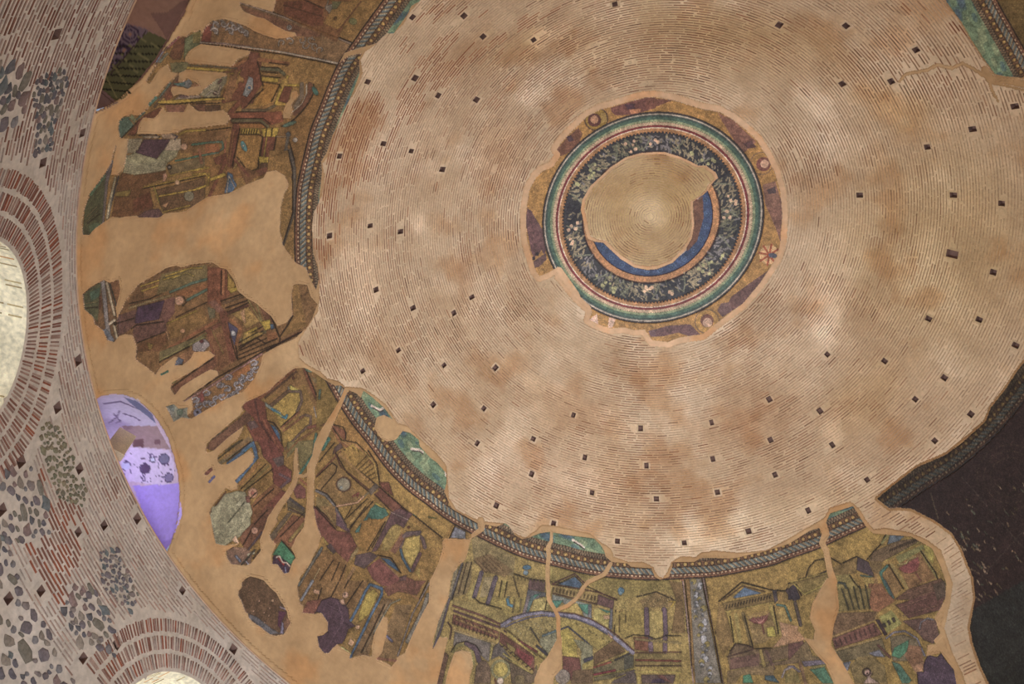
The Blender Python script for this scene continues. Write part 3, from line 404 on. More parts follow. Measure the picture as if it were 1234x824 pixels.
P((120,108,60),'170,20 680,90 780,180 680,260 200,90',only=7); P((124,112,58),'420,0 900,0 870,150 700,170 640,90 520,60',only=7); L((84,74,82),5,'550,0 530,60'); L(K,.9,'400,0 450,50 520,68 660,110'); L((66,104,124),3.4,'720,20 730,70 770,85'); L((96,84,60),1,'790,20 770,140'); L((96,84,60),1,'850,20 840,130'); L((76,96,92),4.4,'960,0 900,150'); L((104,96,96),4,'920,0 880,150'); P((140,130,72),'980,20 1090,0 1130,60 1100,130 950,140',only=7); L(K,.5,'1100,20 1080,120')
L((94,60,54),2.2,'200,80 460,170 680,270'); L((84,58,60),2.4,'210,130 650,290'); P((100,66,52),'200,160 640,330 630,400 190,250',only=7); P((120,98,58),'230,190 630,350 625,375 220,215',only=7)
for k in range(12): L((70,48,44),1,[(215+36*k,235+13*k),(210+36*k,262+13*k)])
for k in range(6): L((84,56,48),1.5,[(240+66*k,180+26*k),(262+66*k,215+26*k)])
L((128,108,60),1.6,'180,290 600,420'); L((84,56,54),1.6,'150,240 185,290 170,400'); L((140,124,80),2.4,'215,320 600,450'); P((100,94,86),'215,330 560,440 540,620 470,560 400,460 300,420 200,470',only=7); L((112,106,60),3.4,'200,520 240,460 320,450 380,500 400,640'); L((80,66,72),6,'330,440 420,500 450,610'); L(K,.8,'180,520 230,440 320,420 420,460 470,540'); P((96,80,62),'420,660 480,600 520,610 560,680 560,824 400,824',only=7); L((136,126,70),3,'570,460 555,600'); P((84,78,72),'590,470 640,430 780,620 640,560 560,600',only=7); C((136,124,60),655,700,9); C((112,112,76),655,690,12,ring=3); C((176,160,140),650,800,4); L((110,60,56),1.6,'600,780 610,824')
L((108,106,122),4.6,'670,270 760,210 900,165 1050,145 1180,165'); L((84,84,116),1.4,'690,290 790,240 930,195 1060,175 1170,185'); L((80,64,66),.8,'660,250 760,190 900,148 1050,130 1180,145')
P((124,112,64),'700,290 1060,190 1190,200 1190,320 1000,400 940,500 800,360',only=7)
for k in range(26):
    x=760+((k*97)%400); y=210+((k*61)%170); C((150,142,96) if k%2 else (100,92,58),x,y,1.1)
L((66,62,60),1.2,'940,290 1110,560'); L((78,96,100),3,'1060,370 1190,320'); P((112,112,84),'1030,390 1190,330 1190,420 1110,540 1030,450',only=7); P((56,54,62),'1000,450 1110,540 1090,560 990,470'); L((132,124,66),2.4,'1000,500 1100,590')
L((96,84,50),1.5,'690,290 1000,540 1080,600'); L((70,50,46),1.6,'690,320 1000,560'); L((96,50,50),2.6,'820,410 1000,520'); P((92,62,50),'650,330 980,560 980,720 640,450',only=7); L((134,124,60),2.2,'720,340 1060,620'); L((134,124,60),1.6,'650,440 960,700'); P((116,104,56),'710,430 800,490 780,540 720,480'); P((108,56,54),'800,480 970,580 940,660 820,560')
for k in range(8): L((60,44,44),1.1,[(670+38*k,470+32*k),(690+38*k,462+32*k)])
L((140,130,66),2,'680,540 960,740'); P((90,78,60),'640,560 960,740 1000,640 1010,780 950,824 760,824 740,640',only=7); C((108,96,64),840,790,6)
FR(0,0,1)
P((108,100,76),[(521,783),(527.6,749),(540,720),(546,690),(552,684),(541,725),(530,765)]); L((80,74,80),2.4,'541,722 531,758 522,780',lab=71)
P((92,70,54),[(534,785),(540,790),(536,806),(531,830),(524,830),(530,808)])
FR(665,640,6.67)
P((116,104,54),'0,280 820,400 950,400 1050,420 1050,560 900,480 700,530 500,560 180,350 0,420',only=7); L((84,56,48),1.2,'0,425 180,345 260,420'); P((66,84,104),'50,430 180,370 240,430 220,460'); L(K,.8,'40,430 180,360 250,430 520,560'); P((120,104,60),'0,440 350,520 360,590 0,500',only=7); L((84,50,44),1,'0,430 360,490 520,550'); L((84,56,48),1,'0,500 360,590')
for k in range(13): L((86,66,40),.7,[(10+28*k,455+6*k),(4+28*k,485+6*k)])
P((84,62,58),'370,510 500,560 490,630 360,590'); P((110,116,106),'0,510 300,590 320,700 260,690 220,620 120,600 60,560 0,580',only=7); P((66,110,92),'210,590 300,590 290,680 240,640'); P((66,110,92),'0,560 90,560 40,620 0,600'); P((140,124,64),'60,650 120,590 200,580 250,660 200,670',only=7); L((88,88,92),4,'305,600 300,700'); L((88,88,92),4,'475,640 470,780'); P((138,130,70),'340,620 470,640 450,780 330,710',only=7); P((66,110,92),'370,620 480,650 440,660'); P((168,136,100),'410,680 460,680 465,710 420,710')
E((70,100,120),555,480,4,4,0); C((96,124,134),550,500,2.4); P((132,118,64),'500,560 620,560 600,640 500,630',only=7); P((112,94,56),'700,560 840,490 960,530 990,570 950,610 740,620',only=7); L(K,.8,'680,530 840,490 990,560'); L(YE,1.2,'940,570 990,570 960,610'); L((90,74,84),5.4,'760,630 765,820'); L((90,74,84),5.4,'900,630 915,820'); L((112,96,50),3,'560,640 560,820'); L(K,.5,'510,640 500,820'); L(K,.5,'540,650 530,820'); L((120,108,56),3,'690,640 680,820'); E((72,104,108),615,770,6,3.4,-30)
for k in range(20): C((150,134,84),720+(k*53)%250,510+(k*37)%100,1)
P((104,84,50),'940,400 1050,420 1070,820 960,820 1000,560',only=7); L((80,66,66),2.4,'1055,380 1075,540 1100,820',lab=71); L((60,44,40),.8,'1045,380 1065,540 1090,820'); C((130,90,66),1050,370,5)
FR(665,720,7.923)
P((126,114,58),'100,150 380,200 600,390 560,430 480,520 300,420 150,290 40,300',only=7); P((96,76,50),'400,540 600,400 700,520 400,650',only=7)
for k in range(30): C((150,138,78) if k%3 else (96,84,48),120+(k*83)%440,190+(k*47)%250,1)
L((108,106,122),5,'60,155 220,180 380,240 510,320 600,390 700,470 770,530'); L((76,76,100),1.2,'60,175 250,215 400,275 520,350'); L((84,50,50),1,'50,140 220,160 380,215 520,295 620,365 780,510'); P((168,136,104),'530,340 580,380 575,400 535,365')
P((140,128,58),'80,330 150,290 230,430 240,600 100,560',only=7); L((60,62,80),1.6,'70,310 150,280 330,430 380,480'); P((108,108,80),'200,400 300,420 390,470 390,660 270,700 280,520',only=7); P((60,60,72),'300,590 390,560 395,590 305,625'); P((130,120,60),'290,640 390,600 390,660 290,690'); P((92,60,52),'100,560 260,580 280,700 200,824 100,700',only=7); C((116,108,96),100,760,9); P((96,78,54),'200,700 390,690 390,824 180,824',only=7)
P((94,88,60),'560,600 730,520 780,580 780,680 560,780 400,800 390,680',only=7); L((130,120,60),1.8,'570,610 730,520'); L((56,52,58),2,'600,600 740,540'); L((110,46,52),2.6,'400,740 600,700'); L((132,124,60),1.5,'400,760 780,680'); P((72,72,60),'690,560 780,560 770,660 690,700')
L((118,64,50),2.4,'400,670 560,620'); P((84,74,70),'640,740 790,690 810,824 560,824',only=7); L((130,118,56),1.6,'560,800 700,740')
P((128,114,58),'590,150 880,110 900,360 780,360 680,390 600,330',only=7); L((96,76,46),.8,'640,170 640,330'); L((96,76,46),.8,'700,170 700,240'); L((90,74,84),5.6,'900,120 905,360 940,400 945,520'); L((90,74,84),5.6,'1075,120 1085,350 1080,400 1080,520'); P((140,126,68),'930,130 1055,130 1065,350 1000,400 930,370',only=7); L(K,.8,'700,390 780,358 920,370 990,400 1050,385 1080,365 1230,370'); P((110,72,52),'780,380 920,380 920,520 790,500',only=7); L((112,100,60),3,'800,400 1230,440'); L((90,60,48),1.5,'800,530 1230,525'); P((112,100,56),'790,540 1230,540 1230,640 790,640',only=7); L((110,52,46),2,'800,600 1230,610'); L((70,50,44),1.6,'800,655 1230,655')
for k in range(14): L((136,124,60),1.1,[(800+32*k,665),(800+32*k,690)])
L((134,124,60),2,'790,715 1230,720'); P((80,66,60),'850,740 1180,740 1160,824 860,824',only=7); L((134,122,60),2.6,'825,740 825,824'); L((134,122,60),2.6,'1200,740 1200,824'); P((60,48,66),'960,790 1060,770 1080,824 940,824'); P((104,70,60),'1000,740 1060,740 1150,824 1040,780')
# --- E paint
FR(810,680,5.723)
P((104,100,88),'120,100 200,100 340,820 160,820',lab=81,only=None)
P((116,92,52),'75,110 120,100 160,820 145,820 110,420',only='m'); L((124,108,100),1.6,'75,120 105,400 145,820',lab=81); L(K,.6,'85,110 115,400 135,700'); L((120,104,96),1.8,'215,100 270,400 350,820',lab=81); L(K,1,'205,100 235,250 290,500 345,820'); L((66,50,38),.8,'225,100 300,480')
rs=np.random.RandomState(5)
for k in range(34):
    t=k/34; x=165+t*80+rs.uniform(-32,32); y=120+t*700; C((132,134,136) if k%3 else (120,110,60),x,y,rs.uniform(1.6,4)); C((84,84,84),x+rs.uniform(-20,20),y+10,1.6)
P((130,108,54),'230,90 880,0 1400,-200 1700,0 1700,300 800,180 690,180 480,120 320,260 290,500',only=8); P((112,92,52),'320,260 380,340 420,540 350,640 300,480',only=8)
L(K,1.2,'320,260 480,125 690,180 780,185 880,110'); L((84,60,40),1,'350,250 485,150 640,190'); P((72,90,112),'420,230 500,160 620,200 440,235'); L((140,116,56),1.6,'320,262 370,290 690,190'); P((100,84,48),'340,270 690,200 710,270 370,330',only=8)
for k in range(16): L((56,44,34),.8,[(372+20*k,305-4.6*k),(378+20*k,285-4.6*k)])
L((140,124,60),1.8,'370,330 700,265'); L((140,124,60),5,'390,340 440,540'); L(K,.9,'400,360 425,540'); L((128,116,62),4.4,'440,350 470,540'); L((100,88,54),4,'490,340 550,570'); L(K,.7,'500,360 560,580'); P((118,100,60),'520,360 680,330 730,480 640,540 570,560 540,440',only=8); P((118,66,62),'530,385 560,370 600,372 640,355 668,345 655,385 630,410 600,415 565,408'); [L((150,104,92),1.0,[(612,412),(545+24*k_,384-8*k_)]) for k_ in range(6)]; P((130,108,60),'545,345 670,320 660,350 560,370'); L((116,70,60),1.6,'620,410 635,480'); P((146,138,60),'650,440 700,430 720,500 660,500')
L((140,126,64),5,'680,290 740,480'); L(K,1,'700,290 735,480'); P((62,56,60),'690,180 720,180 730,250 710,270'); P((116,96,52),'720,190 790,190 830,260 740,270',only=8); L((66,92,84),2.6,'725,280 780,290 820,390'); P((134,116,62),'720,310 780,330 800,390 740,400',only=8); P((64,54,56),'780,185 830,130 887,190 850,270'); L(K,.8,'780,185 830,130 887,100'); L((130,118,60),2,'840,260 887,400'); L((74,66,60),4,'850,270 887,420'); P((150,118,84),'740,400 870,430 860,540 690,580 760,500',only=8)
P((100,84,60),'380,640 430,550 540,560 560,590 670,590 887,540 887,680 400,740',only=8); L((80,64,50),1.6,'400,620 430,560 500,560 560,590'); L(K,.7,'400,600 440,545 520,560 570,585 690,580'); L((74,52,48),1,'380,640 560,590'); L((132,118,64),1.6,'390,740 600,690 880,640'); P((92,70,60),'400,650 600,620 600,700 400,730',only=8); L((128,114,60),4,'610,600 640,720'); L((90,70,60),4,'650,600 700,720')
P((66,116,88),'490,770 540,760 560,820 490,820'); P((64,88,100),'640,770 700,770 740,820 640,800'); P((108,92,60),'380,740 700,700 700,770 480,760 440,820 380,820',only=8); L((132,126,128),2.4,'760,780 780,730 830,710 880,740'); P((112,104,58),'780,760 860,740 887,820 780,820',only=8)
FR(950,590,6.17)
P((134,112,54),'0,540 280,440 560,310 720,330 620,480 500,500 350,480 0,690',only=8); P((106,90,50),'0,700 130,650 160,560 270,520 320,660 230,740 0,820',only=8); L(K,1,'0,700 130,655 150,590 200,530 270,515'); P((134,112,54),'150,630 175,560 230,530 280,530 300,600 190,640',only=8); P((62,46,48),'200,640 290,600 290,625 210,650'); L((140,124,60),1.6,'20,690 290,620'); P((52,46,52),'0,740 50,700 90,800 80,820 0,820'); P((112,98,52),'60,700 290,640 290,700 230,760 120,790',only=8); L(K,1,'100,790 60,710'); L((140,128,60),2,'40,700 120,780 270,710')
L(K,1,'320,510 420,570'); L(K,1.2,'410,545 510,500 590,540 610,600'); P((66,56,58),'515,500 600,540 650,660 560,620 510,600'); P((110,92,52),'410,550 510,510 510,620 420,640 340,650 330,580',only=8); P((120,110,60),'340,640 460,630 620,820 400,820 350,700',only=8); L(K,1,'460,640 500,700 620,820'); L(K,.9,'420,740 450,820'); L((62,70,64),2.4,'360,690 420,700 470,820'); L((74,104,92),1.6,'540,640 620,650'); P((134,118,60),'550,655 620,660 660,740 600,740',only=8); L((120,96,56),4,'640,560 660,720 760,820')
P((118,84,56),'600,700 700,700 760,820 600,820',only=8); L(K,1,'590,520 640,460 690,410 730,330'); P((96,80,56),'640,460 830,380 1000,360 1000,390 730,520 700,540 600,530',only=8)
for k in range(16): L((54,42,36),.9,[(760+15*k,460-6*k),(768+15*k,440-6*k)])
L((136,124,60),1.6,'730,530 980,390'); L((118,116,66),3,'700,400 750,330'); P((84,96,104),'760,330 880,335 830,380 740,410'); P((100,84,52),'610,530 700,545 690,640 620,600',only=8)
L((60,98,88),3.4,'740,570 690,620 720,700 780,810'); P((120,96,56),'700,640 760,570 850,740 790,800',only=8); L((132,118,66),4,'770,560 890,730'); L(K,1,'750,560 860,740'); P((112,112,64),'800,500 1000,410 1020,440 830,550',only=8); P((120,92,56),'820,560 980,470 1100,660 900,740',only=8); P((116,66,62),'820,590 970,500 980,560 930,620 870,620'); L((150,140,84),1.3,'820,560 880,550 900,520 950,500'); L((140,80,70),1.2,'850,600 900,620 960,600 975,540'); L((112,66,60),1.4,'950,620 990,680'); L((124,116,66),4,'1000,470 1110,650'); L(K,1,'990,460 1100,620 1120,680'); P((136,128,60),'1010,400 1090,440 1080,560 1020,470',only=8)
P((92,70,54),'790,820 900,740 1140,660 1170,700 1170,820',only=8); L((120,90,70),1,'830,790 1140,690')
FR(950,700,6.17)
P((84,60,54),'0,460 110,440 140,560 0,590',only=8); P((100,86,58),'140,440 180,560 260,570 260,590 0,600',only=8)
L((64,84,84),3,'720,0 780,120'); P((124,86,58),'560,100 700,50 800,150 660,240 600,200',only=8); P((106,96,54),'370,60 620,60 600,210 380,230',only=8)
for k in range(5): L((66,64,50),1.5,[(400+44*k,60-6*k),(450+40*k,210)])
P((98,78,54),'370,240 660,230 640,290 330,410 330,330',only=8); L((130,108,70),1,'330,420 650,290 660,235'); P((98,68,58),'330,430 640,310 700,400 350,510',only=8)
for k in range(9): L((70,50,48),1,[(350+36*k,450-14*k),(365+36*k,490-14*k)])
L((126,112,70),1.6,'350,520 710,420'); P((92,84,58),'350,530 700,430 740,560 400,600',only=8); P((124,124,66),'680,270 770,220 850,320 740,390'); 
for q in ((700,320),(735,300),(770,280)): P((60,54,48),[(q[0],q[1]),(q[0]+18,q[1]-10),(q[0]+34,q[1]+22),(q[0]+16,q[1]+34)])
P((60,48,52),'650,290 680,290 740,400 720,410'); P((88,62,54),'800,180 1100,80 1170,120 1130,220 900,280',only=8); L((124,92,76),1,'830,200 1080,110'); L((110,84,66),1,'860,260 1120,180'); P((78,66,54),'1080,30 1170,0 1175,120 1110,150',only=8)
P((96,100,112),'600,540 680,515 720,570 640,560'); P((96,100,112),'410,610 470,600 440,680 420,660'); P((104,92,56),'460,640 520,570 620,555 720,640 740,765 500,765',only=8); C((156,130,116),595,690,4.4); C((60,46,44),585,680,5.2,ring=1.6); C((70,52,44),590,690,1); P((150,130,116),'560,765 600,710 680,765'); L((84,58,50),3,'670,480 760,570')
L((104,104,120),2,'730,430 790,385 870,375 960,430 1020,560'); P((96,88,66),'760,420 860,400 960,440 1010,560 900,600 780,600',only=8); P((62,106,80),'790,500 900,440 890,520 830,580 770,560'); P((66,100,84),'770,600 830,620 920,740 900,765 850,765'); P((112,84,60),'900,480 990,490 1010,600 920,640 870,560',only=8); P((90,70,62),'850,300 980,280 1100,290 1130,420 1080,470 1010,440 960,380',only=8); L((104,104,112),1.6,'980,360 990,310 1040,280 1080,290'); P((140,108,78),'920,640 1010,600 1020,660 960,700')
P((70,58,72),'1010,620 1040,550 1110,570 1140,540 1180,600 1234,660 1280,900 980,900 960,680 1010,680',lab=84,only=None); P((66,104,82),'160,660 270,640 340,765 260,765'); P((112,106,60),'170,630 280,610 280,640 180,660'); L((96,90,104),2,'0,640 40,640 80,680'); P((96,90,104),'100,600 260,590 290,620 120,640',only=8); P((120,108,60),'0,660 60,670 60,765 0,765',only=8); L((108,84,60),4,'90,620 130,765')
P(PLAS,'1040,480 1130,470 1130,540 1030,560',lab=1,only=8)
FR(950,590,6.17); HS([(260,270,10),(280,330,9),(252,400,7),(282,450,7),(310,600,8),(340,690,9)])
FR(950,700,6.17); H('290,-20 180,170 160,280 200,370 190,440 120,430 200,540 280,620 340,765 380,1000 600,1000 490,765 400,600 320,480 340,330 380,200 355,-20'); P((142,110,76),'0,320 80,380 130,440 60,460 0,470',only=8)
# --- F (soot-dark), G
FR(0,0,1)
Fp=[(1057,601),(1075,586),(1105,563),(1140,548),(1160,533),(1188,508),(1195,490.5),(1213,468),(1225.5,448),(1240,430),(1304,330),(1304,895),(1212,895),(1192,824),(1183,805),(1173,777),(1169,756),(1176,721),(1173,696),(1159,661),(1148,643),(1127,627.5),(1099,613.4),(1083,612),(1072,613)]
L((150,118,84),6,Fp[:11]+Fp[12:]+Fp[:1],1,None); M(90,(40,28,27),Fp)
P((100,78,46),[(1057,601),(1075,586),(1086,596),(1086,608),(1072,613)])
rs=np.random.RandomState(9)
for k in range(120):
    x=rs.uniform(1140,1240); y=rs.uniform(580,830)
    if (k%3)==0: x=1158+rs.uniform(0,40); y=640+rs.uniform(0,120)
    a=rs.uniform(.3,1.1); l=rs.uniform(2,8); c=[(92,76,56),(70,60,40),(66,70,56),(110,96,74)][k%4]
    L(c,rs.uniform(.7,1.7),[(x,y),(x+l*math.cos(a),y+l*math.sin(a))],only=9)
for s in ('1122,594 1127,610 1131,625','1160,575 1234,660','1180,700 1234,640','1190,810 1234,780','1165,720 1234,740'): L((66,56,44) if s[0:4]=='1122' else (52,42,38),1.4,s,only=9)
for r in (24,32,40): C((50,38,32),1218,575,r,only=9,ring=1.2)
P((34,36,34),[(1165,740),(1234,700),(1300,700),(1300,895),(1200,895)],only=9)
P((128,104,66),[(1060,602),(1072,612),(1083,610),(1076,600)],only=9)
Gp=[(1128,-60),(1141,0),(1152,15),(1160,26),(1170,44),(1187,70),(1200,88),(1213,91),(1240,93),(1304,110),(1304,-60)]
L(PLAS,5,Gp[:9],1,None); L(PLAS,9,'1187,84 1195,95 1213,97 1240,102 1304,120',1,None); M(100,(92,76,40),Gp)
HS([(1196,100,3),(1215,104,2.5),(1240,110,2.5)],3)
HS([(1193,99,4),(1188,92,5),(1172,82,4),(1160,76,4),(1148,82,4.5),(1130,78,4),(1118,84,4),(1092,89,4),(1084,98,3)]); HS([(1192,98,4),(1197,112,3.5),(1203,122,2.5)])
# --- medallion
MO=[(633.4,255),(637.5,228),(645,213.5),(653,206),(666.4,200),(674,189),(675,184.6),(670.5,179.4),(678,168),(694,152.6),(707,140),(723,131),(735.5,128),(760,120.6),(777,116.5),(790,116),(811,119.6),(848,131),(867,134),(883,143),(898,155),(912,168),(924,187),(934,207),(941,232),(943,259),(941,291),(937,308),(928.5,322),(916,341),(895.5,365.5),(873,382),(862.5,390),(846,403),(829.5,405),(817,407),(805,412),(786,410),(777,397),(764,397.5),(752,394.4),(735.5,395.5),(721,391),(710,385),(713,375),(711,368.6),(697,356),(695,351),(675,324),(671,322),(661,328),(650,332.5),(645,326),(640,308),(634.4,289),(633.4,266.5)]
L((196,160,128),14,MO+MO[:1],1,None)
M(110,(150,112,54),MO)
AP=(787.6,257.5)
def ring_r(X,Y):  # ring radius in the survey, matched to the tilted circles
    a=np.arctan2(Y-AP[1],X-AP[0]); cx,cy=787.5,261.5
    return None
# feathers, faces and robes on the gold ground
FR(620,100,4.847)
P((108,72,52),'245,385 290,330 370,255 395,290 370,360 300,410 265,425'); P((70,50,56),'300,310 325,300 345,330 315,340'); C((140,112,44),475,205,14); C((84,60,48),475,205,14.6,ring=1.6); C((88,52,46),465,212,8); C((168,124,86),465,208,4.8); P((150,124,60),'500,170 530,170 540,220 505,230')
P((104,66,56),'560,140 690,100 770,80 824,80 824,140 700,180 590,185 565,165'); P((74,50,58),'640,120 700,115 700,145 660,150'); P((168,112,72),'670,150 740,145 730,170 680,175')
P((92,66,64),'70,740 90,740 160,850 190,960 170,1000 60,800')
FR(780,100,4.847)
P((104,66,52),'-10,80 150,95 60,130 -10,150'); P((116,78,62),'415,170 500,210 640,340 590,370 560,360 520,350 440,220'); P((110,78,62),'500,340 600,370 560,410'); P((84,58,56),'560,350 610,330 640,370 590,380'); C((150,112,54),670,465,14); C((110,84,60),670,465,14,ring=1.2); C((110,66,56),680,470,8.6); C((176,138,106),688,468,5); P((118,84,66),'675,590 750,570 790,700 790,824 740,820 690,700'); P((70,56,56),'700,620 750,600 755,640 710,645')
FR(780,250,4.847)
P((112,78,62),'700,0 785,0 780,200 750,110'); C((188,150,96),715,275,12)
for k in range(8):
    t=k*math.pi/4+.2; L((150,74,44),2.4,[(715,275),(715+62*math.cos(t),275+62*math.sin(t))])
E((74,76,90),735,278,5.4,3,10)
P((92,66,60),'710,365 640,480 550,570 500,600 460,590 490,520 600,440'); P((96,72,68),'500,600 440,640 410,600 430,560 480,550'); C((160,122,56),350,665,15); C((110,84,60),350,665,15,ring=1.2); C((112,72,56),350,660,8); C((176,142,112),352,672,5.6); P((96,68,66),'10,720 120,690 250,680 310,740 240,750 180,730 100,750 20,755')
FR(620,250,4.847)
P((92,64,62),'70,0 100,20 165,230 140,270 110,290 95,260 65,100'); P((92,68,62),'110,310 180,265 185,300 140,345 110,350'); C((50,40,44),108,295,2.2); C((50,40,44),130,270,2.2); P((186,152,126),'435,655 480,620 490,690'); P((186,152,126),'550,640 590,650 570,700 545,700'); P((96,72,74),'780,720 824,710 824,755 790,745')
# concentric bands: ring radius on the dome itself (metres) -> colour
def medallion_bands():
    w,X,Y=_win(630,110,948,416); rr,az=dome_polar(X,Y); px=rr/RING*132.7
    inm=LAB[w]>=110
    sub=COL[w]; lab=LAB[w]
    def band(a,b,c,l,f=None):
        m=(px>=a)&(px<b)&inm
        if f is not None: m&=f
        sub[m]=np.array(c)/255
        if l: lab[m]=l
    th=az*180/math.pi
    band(0,134,(60,54,50),111); band(131.6,134,(52,44,42),111); band(130,131.6,(150,140,120),111); band(124,130,(66,92,76),111); band(127.5,130,(56,72,66),111); band(121.5,124,(118,130,92),111)
    band(117,121.5,(168,144,110),111); band(120.5,121.5,(110,104,70),111,(th*1.4%2<1)); band(114.5,117.5,(112,42,42),111); band(113.6,114.6,(200,180,150),111)
    band(108,113.6,(156,112,66),111); band(106.5,109.5,(44,44,50),112,(th*.9%2<1.1)); band(84,107.5,(50,49,52),112); band(75.5,84,(160,112,64),111); band(83,84.6,(74,50,42),111); band(75,76,(70,50,44),111)
    band(62.5,75,(50,64,98),113); band(61,62.5,(200,180,160),113); band(57,61,(112,46,44),113); band(0,57,(120,96,68),113)
    rs=np.random.RandomState(3)
    def pol(r,t): 
        return dome_px(r/132.7*RING,t)
    for k in range(820):   # leaves
        t=rs.uniform(0,2*math.pi); r=rs.uniform(86,105); x,y=pol(r,t); c=[(124,114,84),(96,96,72),(104,100,98),(132,120,88),(40,38,46)][int(t*8/math.pi)%5 if k%3 else k%5]
        a=t+rs.uniform(-.9,.9); l=rs.uniform(1.2,3.0); L(c,rs.uniform(1.4,2.2),[(x-l*math.cos(a),y-l*math.sin(a)),(x+l*math.cos(a),y+l*math.sin(a))],only=11)
    for k in range(16):
        t=k*math.pi/8
        x0,y0=pol(87,t); x1,y1=pol(104,t+.1); L((104,108,84),1.2,[(x0,y0),((x0+x1)/2+1.5,(y0+y1)/2),(x1,y1)],only=11)
        if k%2==0:
            for j in range(8):
                x,y=pol(rs.uniform(88,104),t+rs.uniform(-.2,.2)); C((188,154,116) if k%4 else (150,150,96),x,y,rs.uniform(1.5,2.3),only=11)
    for k in range(26):
        x,y=pol(68.7,k*2*math.pi/26); C((66,90,124),x,y,3.4,only=11,ring=.8); C((70,94,128),x,y,1,only=11)
    m=(LAB[w]>=110)
FR(0,0,1)
medallion_bands()
HP=[(842,199),(851,199),(862.5,207),(865.6,213.5),(857,221.7),(854,228),(848,234),(835,242.4),(835,252.7),(836.7,270.6),(833.6,287),(825.4,301.6),(811,316),(792,324),(780,325),(764.4,322),(748,312),(735.5,300.5),(727,292),(717,291),(707.7,287),(703.6,270.6),(701.5,260),(699.4,252.7),(701.5,240),(711,223.8),(721,214.5),(735.5,201),(754,188.7),(773,183.6),(790,182.5),(801,182.5),(821,188.7),(836,196)]
P((200,162,128),HP,1,None)
HPa=np.array(HP,float); ctr=HPa.mean(0); HPi=ctr+(HPa-ctr)*.945
P(BRK,HPi,2,None)
P((100,66,46),[(835.5,243),(847,236),(848,262),(840,290),(829,302),(827,300),(833.6,287),(836.7,270.6)],113,None)
# missing bites of the outer ring
M(1,(196,160,128),[(671,321),(676,322),(697,352),(699,357),(712,370),(707,378),(690,362),(668,335)])
FR(0,0,1)
# --- rope-and-roundel cornice on every panel
def smooth(p,n=6):
    p=np.array(p,float); o=[]
    for i in range(len(p)-1):
        a=p[max(0,i-1)];b=p[i];c=p[i+1];d=p[min(len(p)-1,i+2)]
        for k in range(n):
            t=k/n; o.append(.5*(2*b+(c-a)*t+(2*a-5*b+4*c-d)*t*t+(-a+3*b-3*c+d)*t**3))
    o.append(p[-1]); return np.array(o)
def ribbon(pts,things,dark=1.,tot=27,green=True):
    p=smooth(pts); seg=np.hypot(*(p[1:]-p[:-1]).T); cum=np.concatenate([[0],np.cumsum(seg)])
    w,X,Y=_win(p[:,0].min()-60,p[:,1].min()-60,p[:,0].max()+60,p[:,1].max()+60)
    X=np.broadcast_to(X,(Y.shape[0],X.shape[1])); Y=np.broadcast_to(Y,X.shape)
    lab=LAB[w]; sub=COL[w]; ok=np.isin(lab//10,things)
    jj,ii=np.nonzero(ok); x=X[jj,ii]; y=Y[jj,ii]
    best=np.full(len(x),1e9); s=np.zeros(len(x)); sd=np.zeros(len(x))
    for k in range(len(p)-1):
        a=p[k]; d=p[k+1]-a; n2=max(1e-9,d@d); t=np.clip(((x-a[0])*d[0]+(y-a[1])*d[1])/n2,0,1)
        dx=x-a[0]-t*d[0]; dy=y-a[1]-t*d[1]; r=np.hypot(dx,dy); m=r<best
        best[m]=r[m]; s[m]=(cum[k]+t*seg[k])[m]; sd[m]=np.sign(d[0]*dy-d[1]*dx)[m]
    o=best*sd*SGN
    def put(m,c,l=None):
        sub[jj[m],ii[m]]=np.array(c)/255*dark
        if l is not None: lab[jj[m],ii[m]]=(lab[jj[m],ii[m]]//10)*10+l
    inb=(o>-.8)&(o<70)
    put((o>-.9)&(o<.9),K,2)
    put((o>=.9)&(o<6.2),(88,58,42),2); put((o>=.9)&(o<2.2),(112,78,52),2); put((o>3.1)&(o<4.6)&(s%5<2.2),(170,148,110),2); put((o>5.4)&(o<6.2),K,2)
    tw=(o>=6.2)&(o<13); ph=(s+o*.9)%6.4
    put(tw,(112,98,70),2); put(tw&(ph<2.6),(84,98,96),2); put(tw&(ph>=2.6)&(ph<3.6),(54,50,54),2); put(tw&(ph>5.4),(140,132,106),2)
    eg=(o>=13)&(o<20.4); put(eg,(96,70,46),2); es=s%8.4-4.2; er=np.hypot(es,o-16.7); put(eg&(er<3.3),(128,100,52),2); put(eg&(er<3.3)&(er>2.3),(56,40,32),2); put(eg&(er<1.2),(168,142,72),2); put((o>=13)&(o<13.8),K,2)
    dk=(o>=20.4)&(o<tot); put(dk,(66,56,44),2); put(dk&((s%3.4<1.5)^(o>23.5)),(112,96,70),2); put((o>20.2)&(o<21),K,2)
    if green:
        g=(o>=tot)&(o<70); put(g,(92,116,86),3); nn=np.sin(s*.07+1.3*np.sin(s*.023))+.8*np.sin(s*.19+o*.25)+.5*np.sin(o*.5-s*.11)
        put(g&(nn>.7),(72,98,92),3); put(g&(nn<-.9),(112,128,92),3); put(g&(nn>1.35),(66,86,98),3)
SGN=-1
CLa=[(520,-80),(490,-42),(459.6,0),(440.6,26),(423,51),(407,74.4),(395,100),(384,127.5),(373,155),(366,182.6),(359,212),(356,230),(354,264),(354,303),(356,330),(358,344),(362,368),(368,393)]
CLc=[(385,446),(393,461),(407.7,486.7),(424,511.5),(443,535),(459,557),(473,573.5),(491,591),(511,606),(532,622),(551,634),(570,644),(590,654),(613,665),(633,673),(658,680),(675,684),(695,689.5),(725,694.7),(755,697.7),(788,699),(828,697),(862,695),(897,688.7),(932,681),(950,674),(987,661),(1015,648),(1046,634)]
CLf=[(1062,624),(1085,609.7),(1120.5,586),(1152.6,566),(1180,543),(1208,515),(1234,483),(1260,448),(1304,390)]
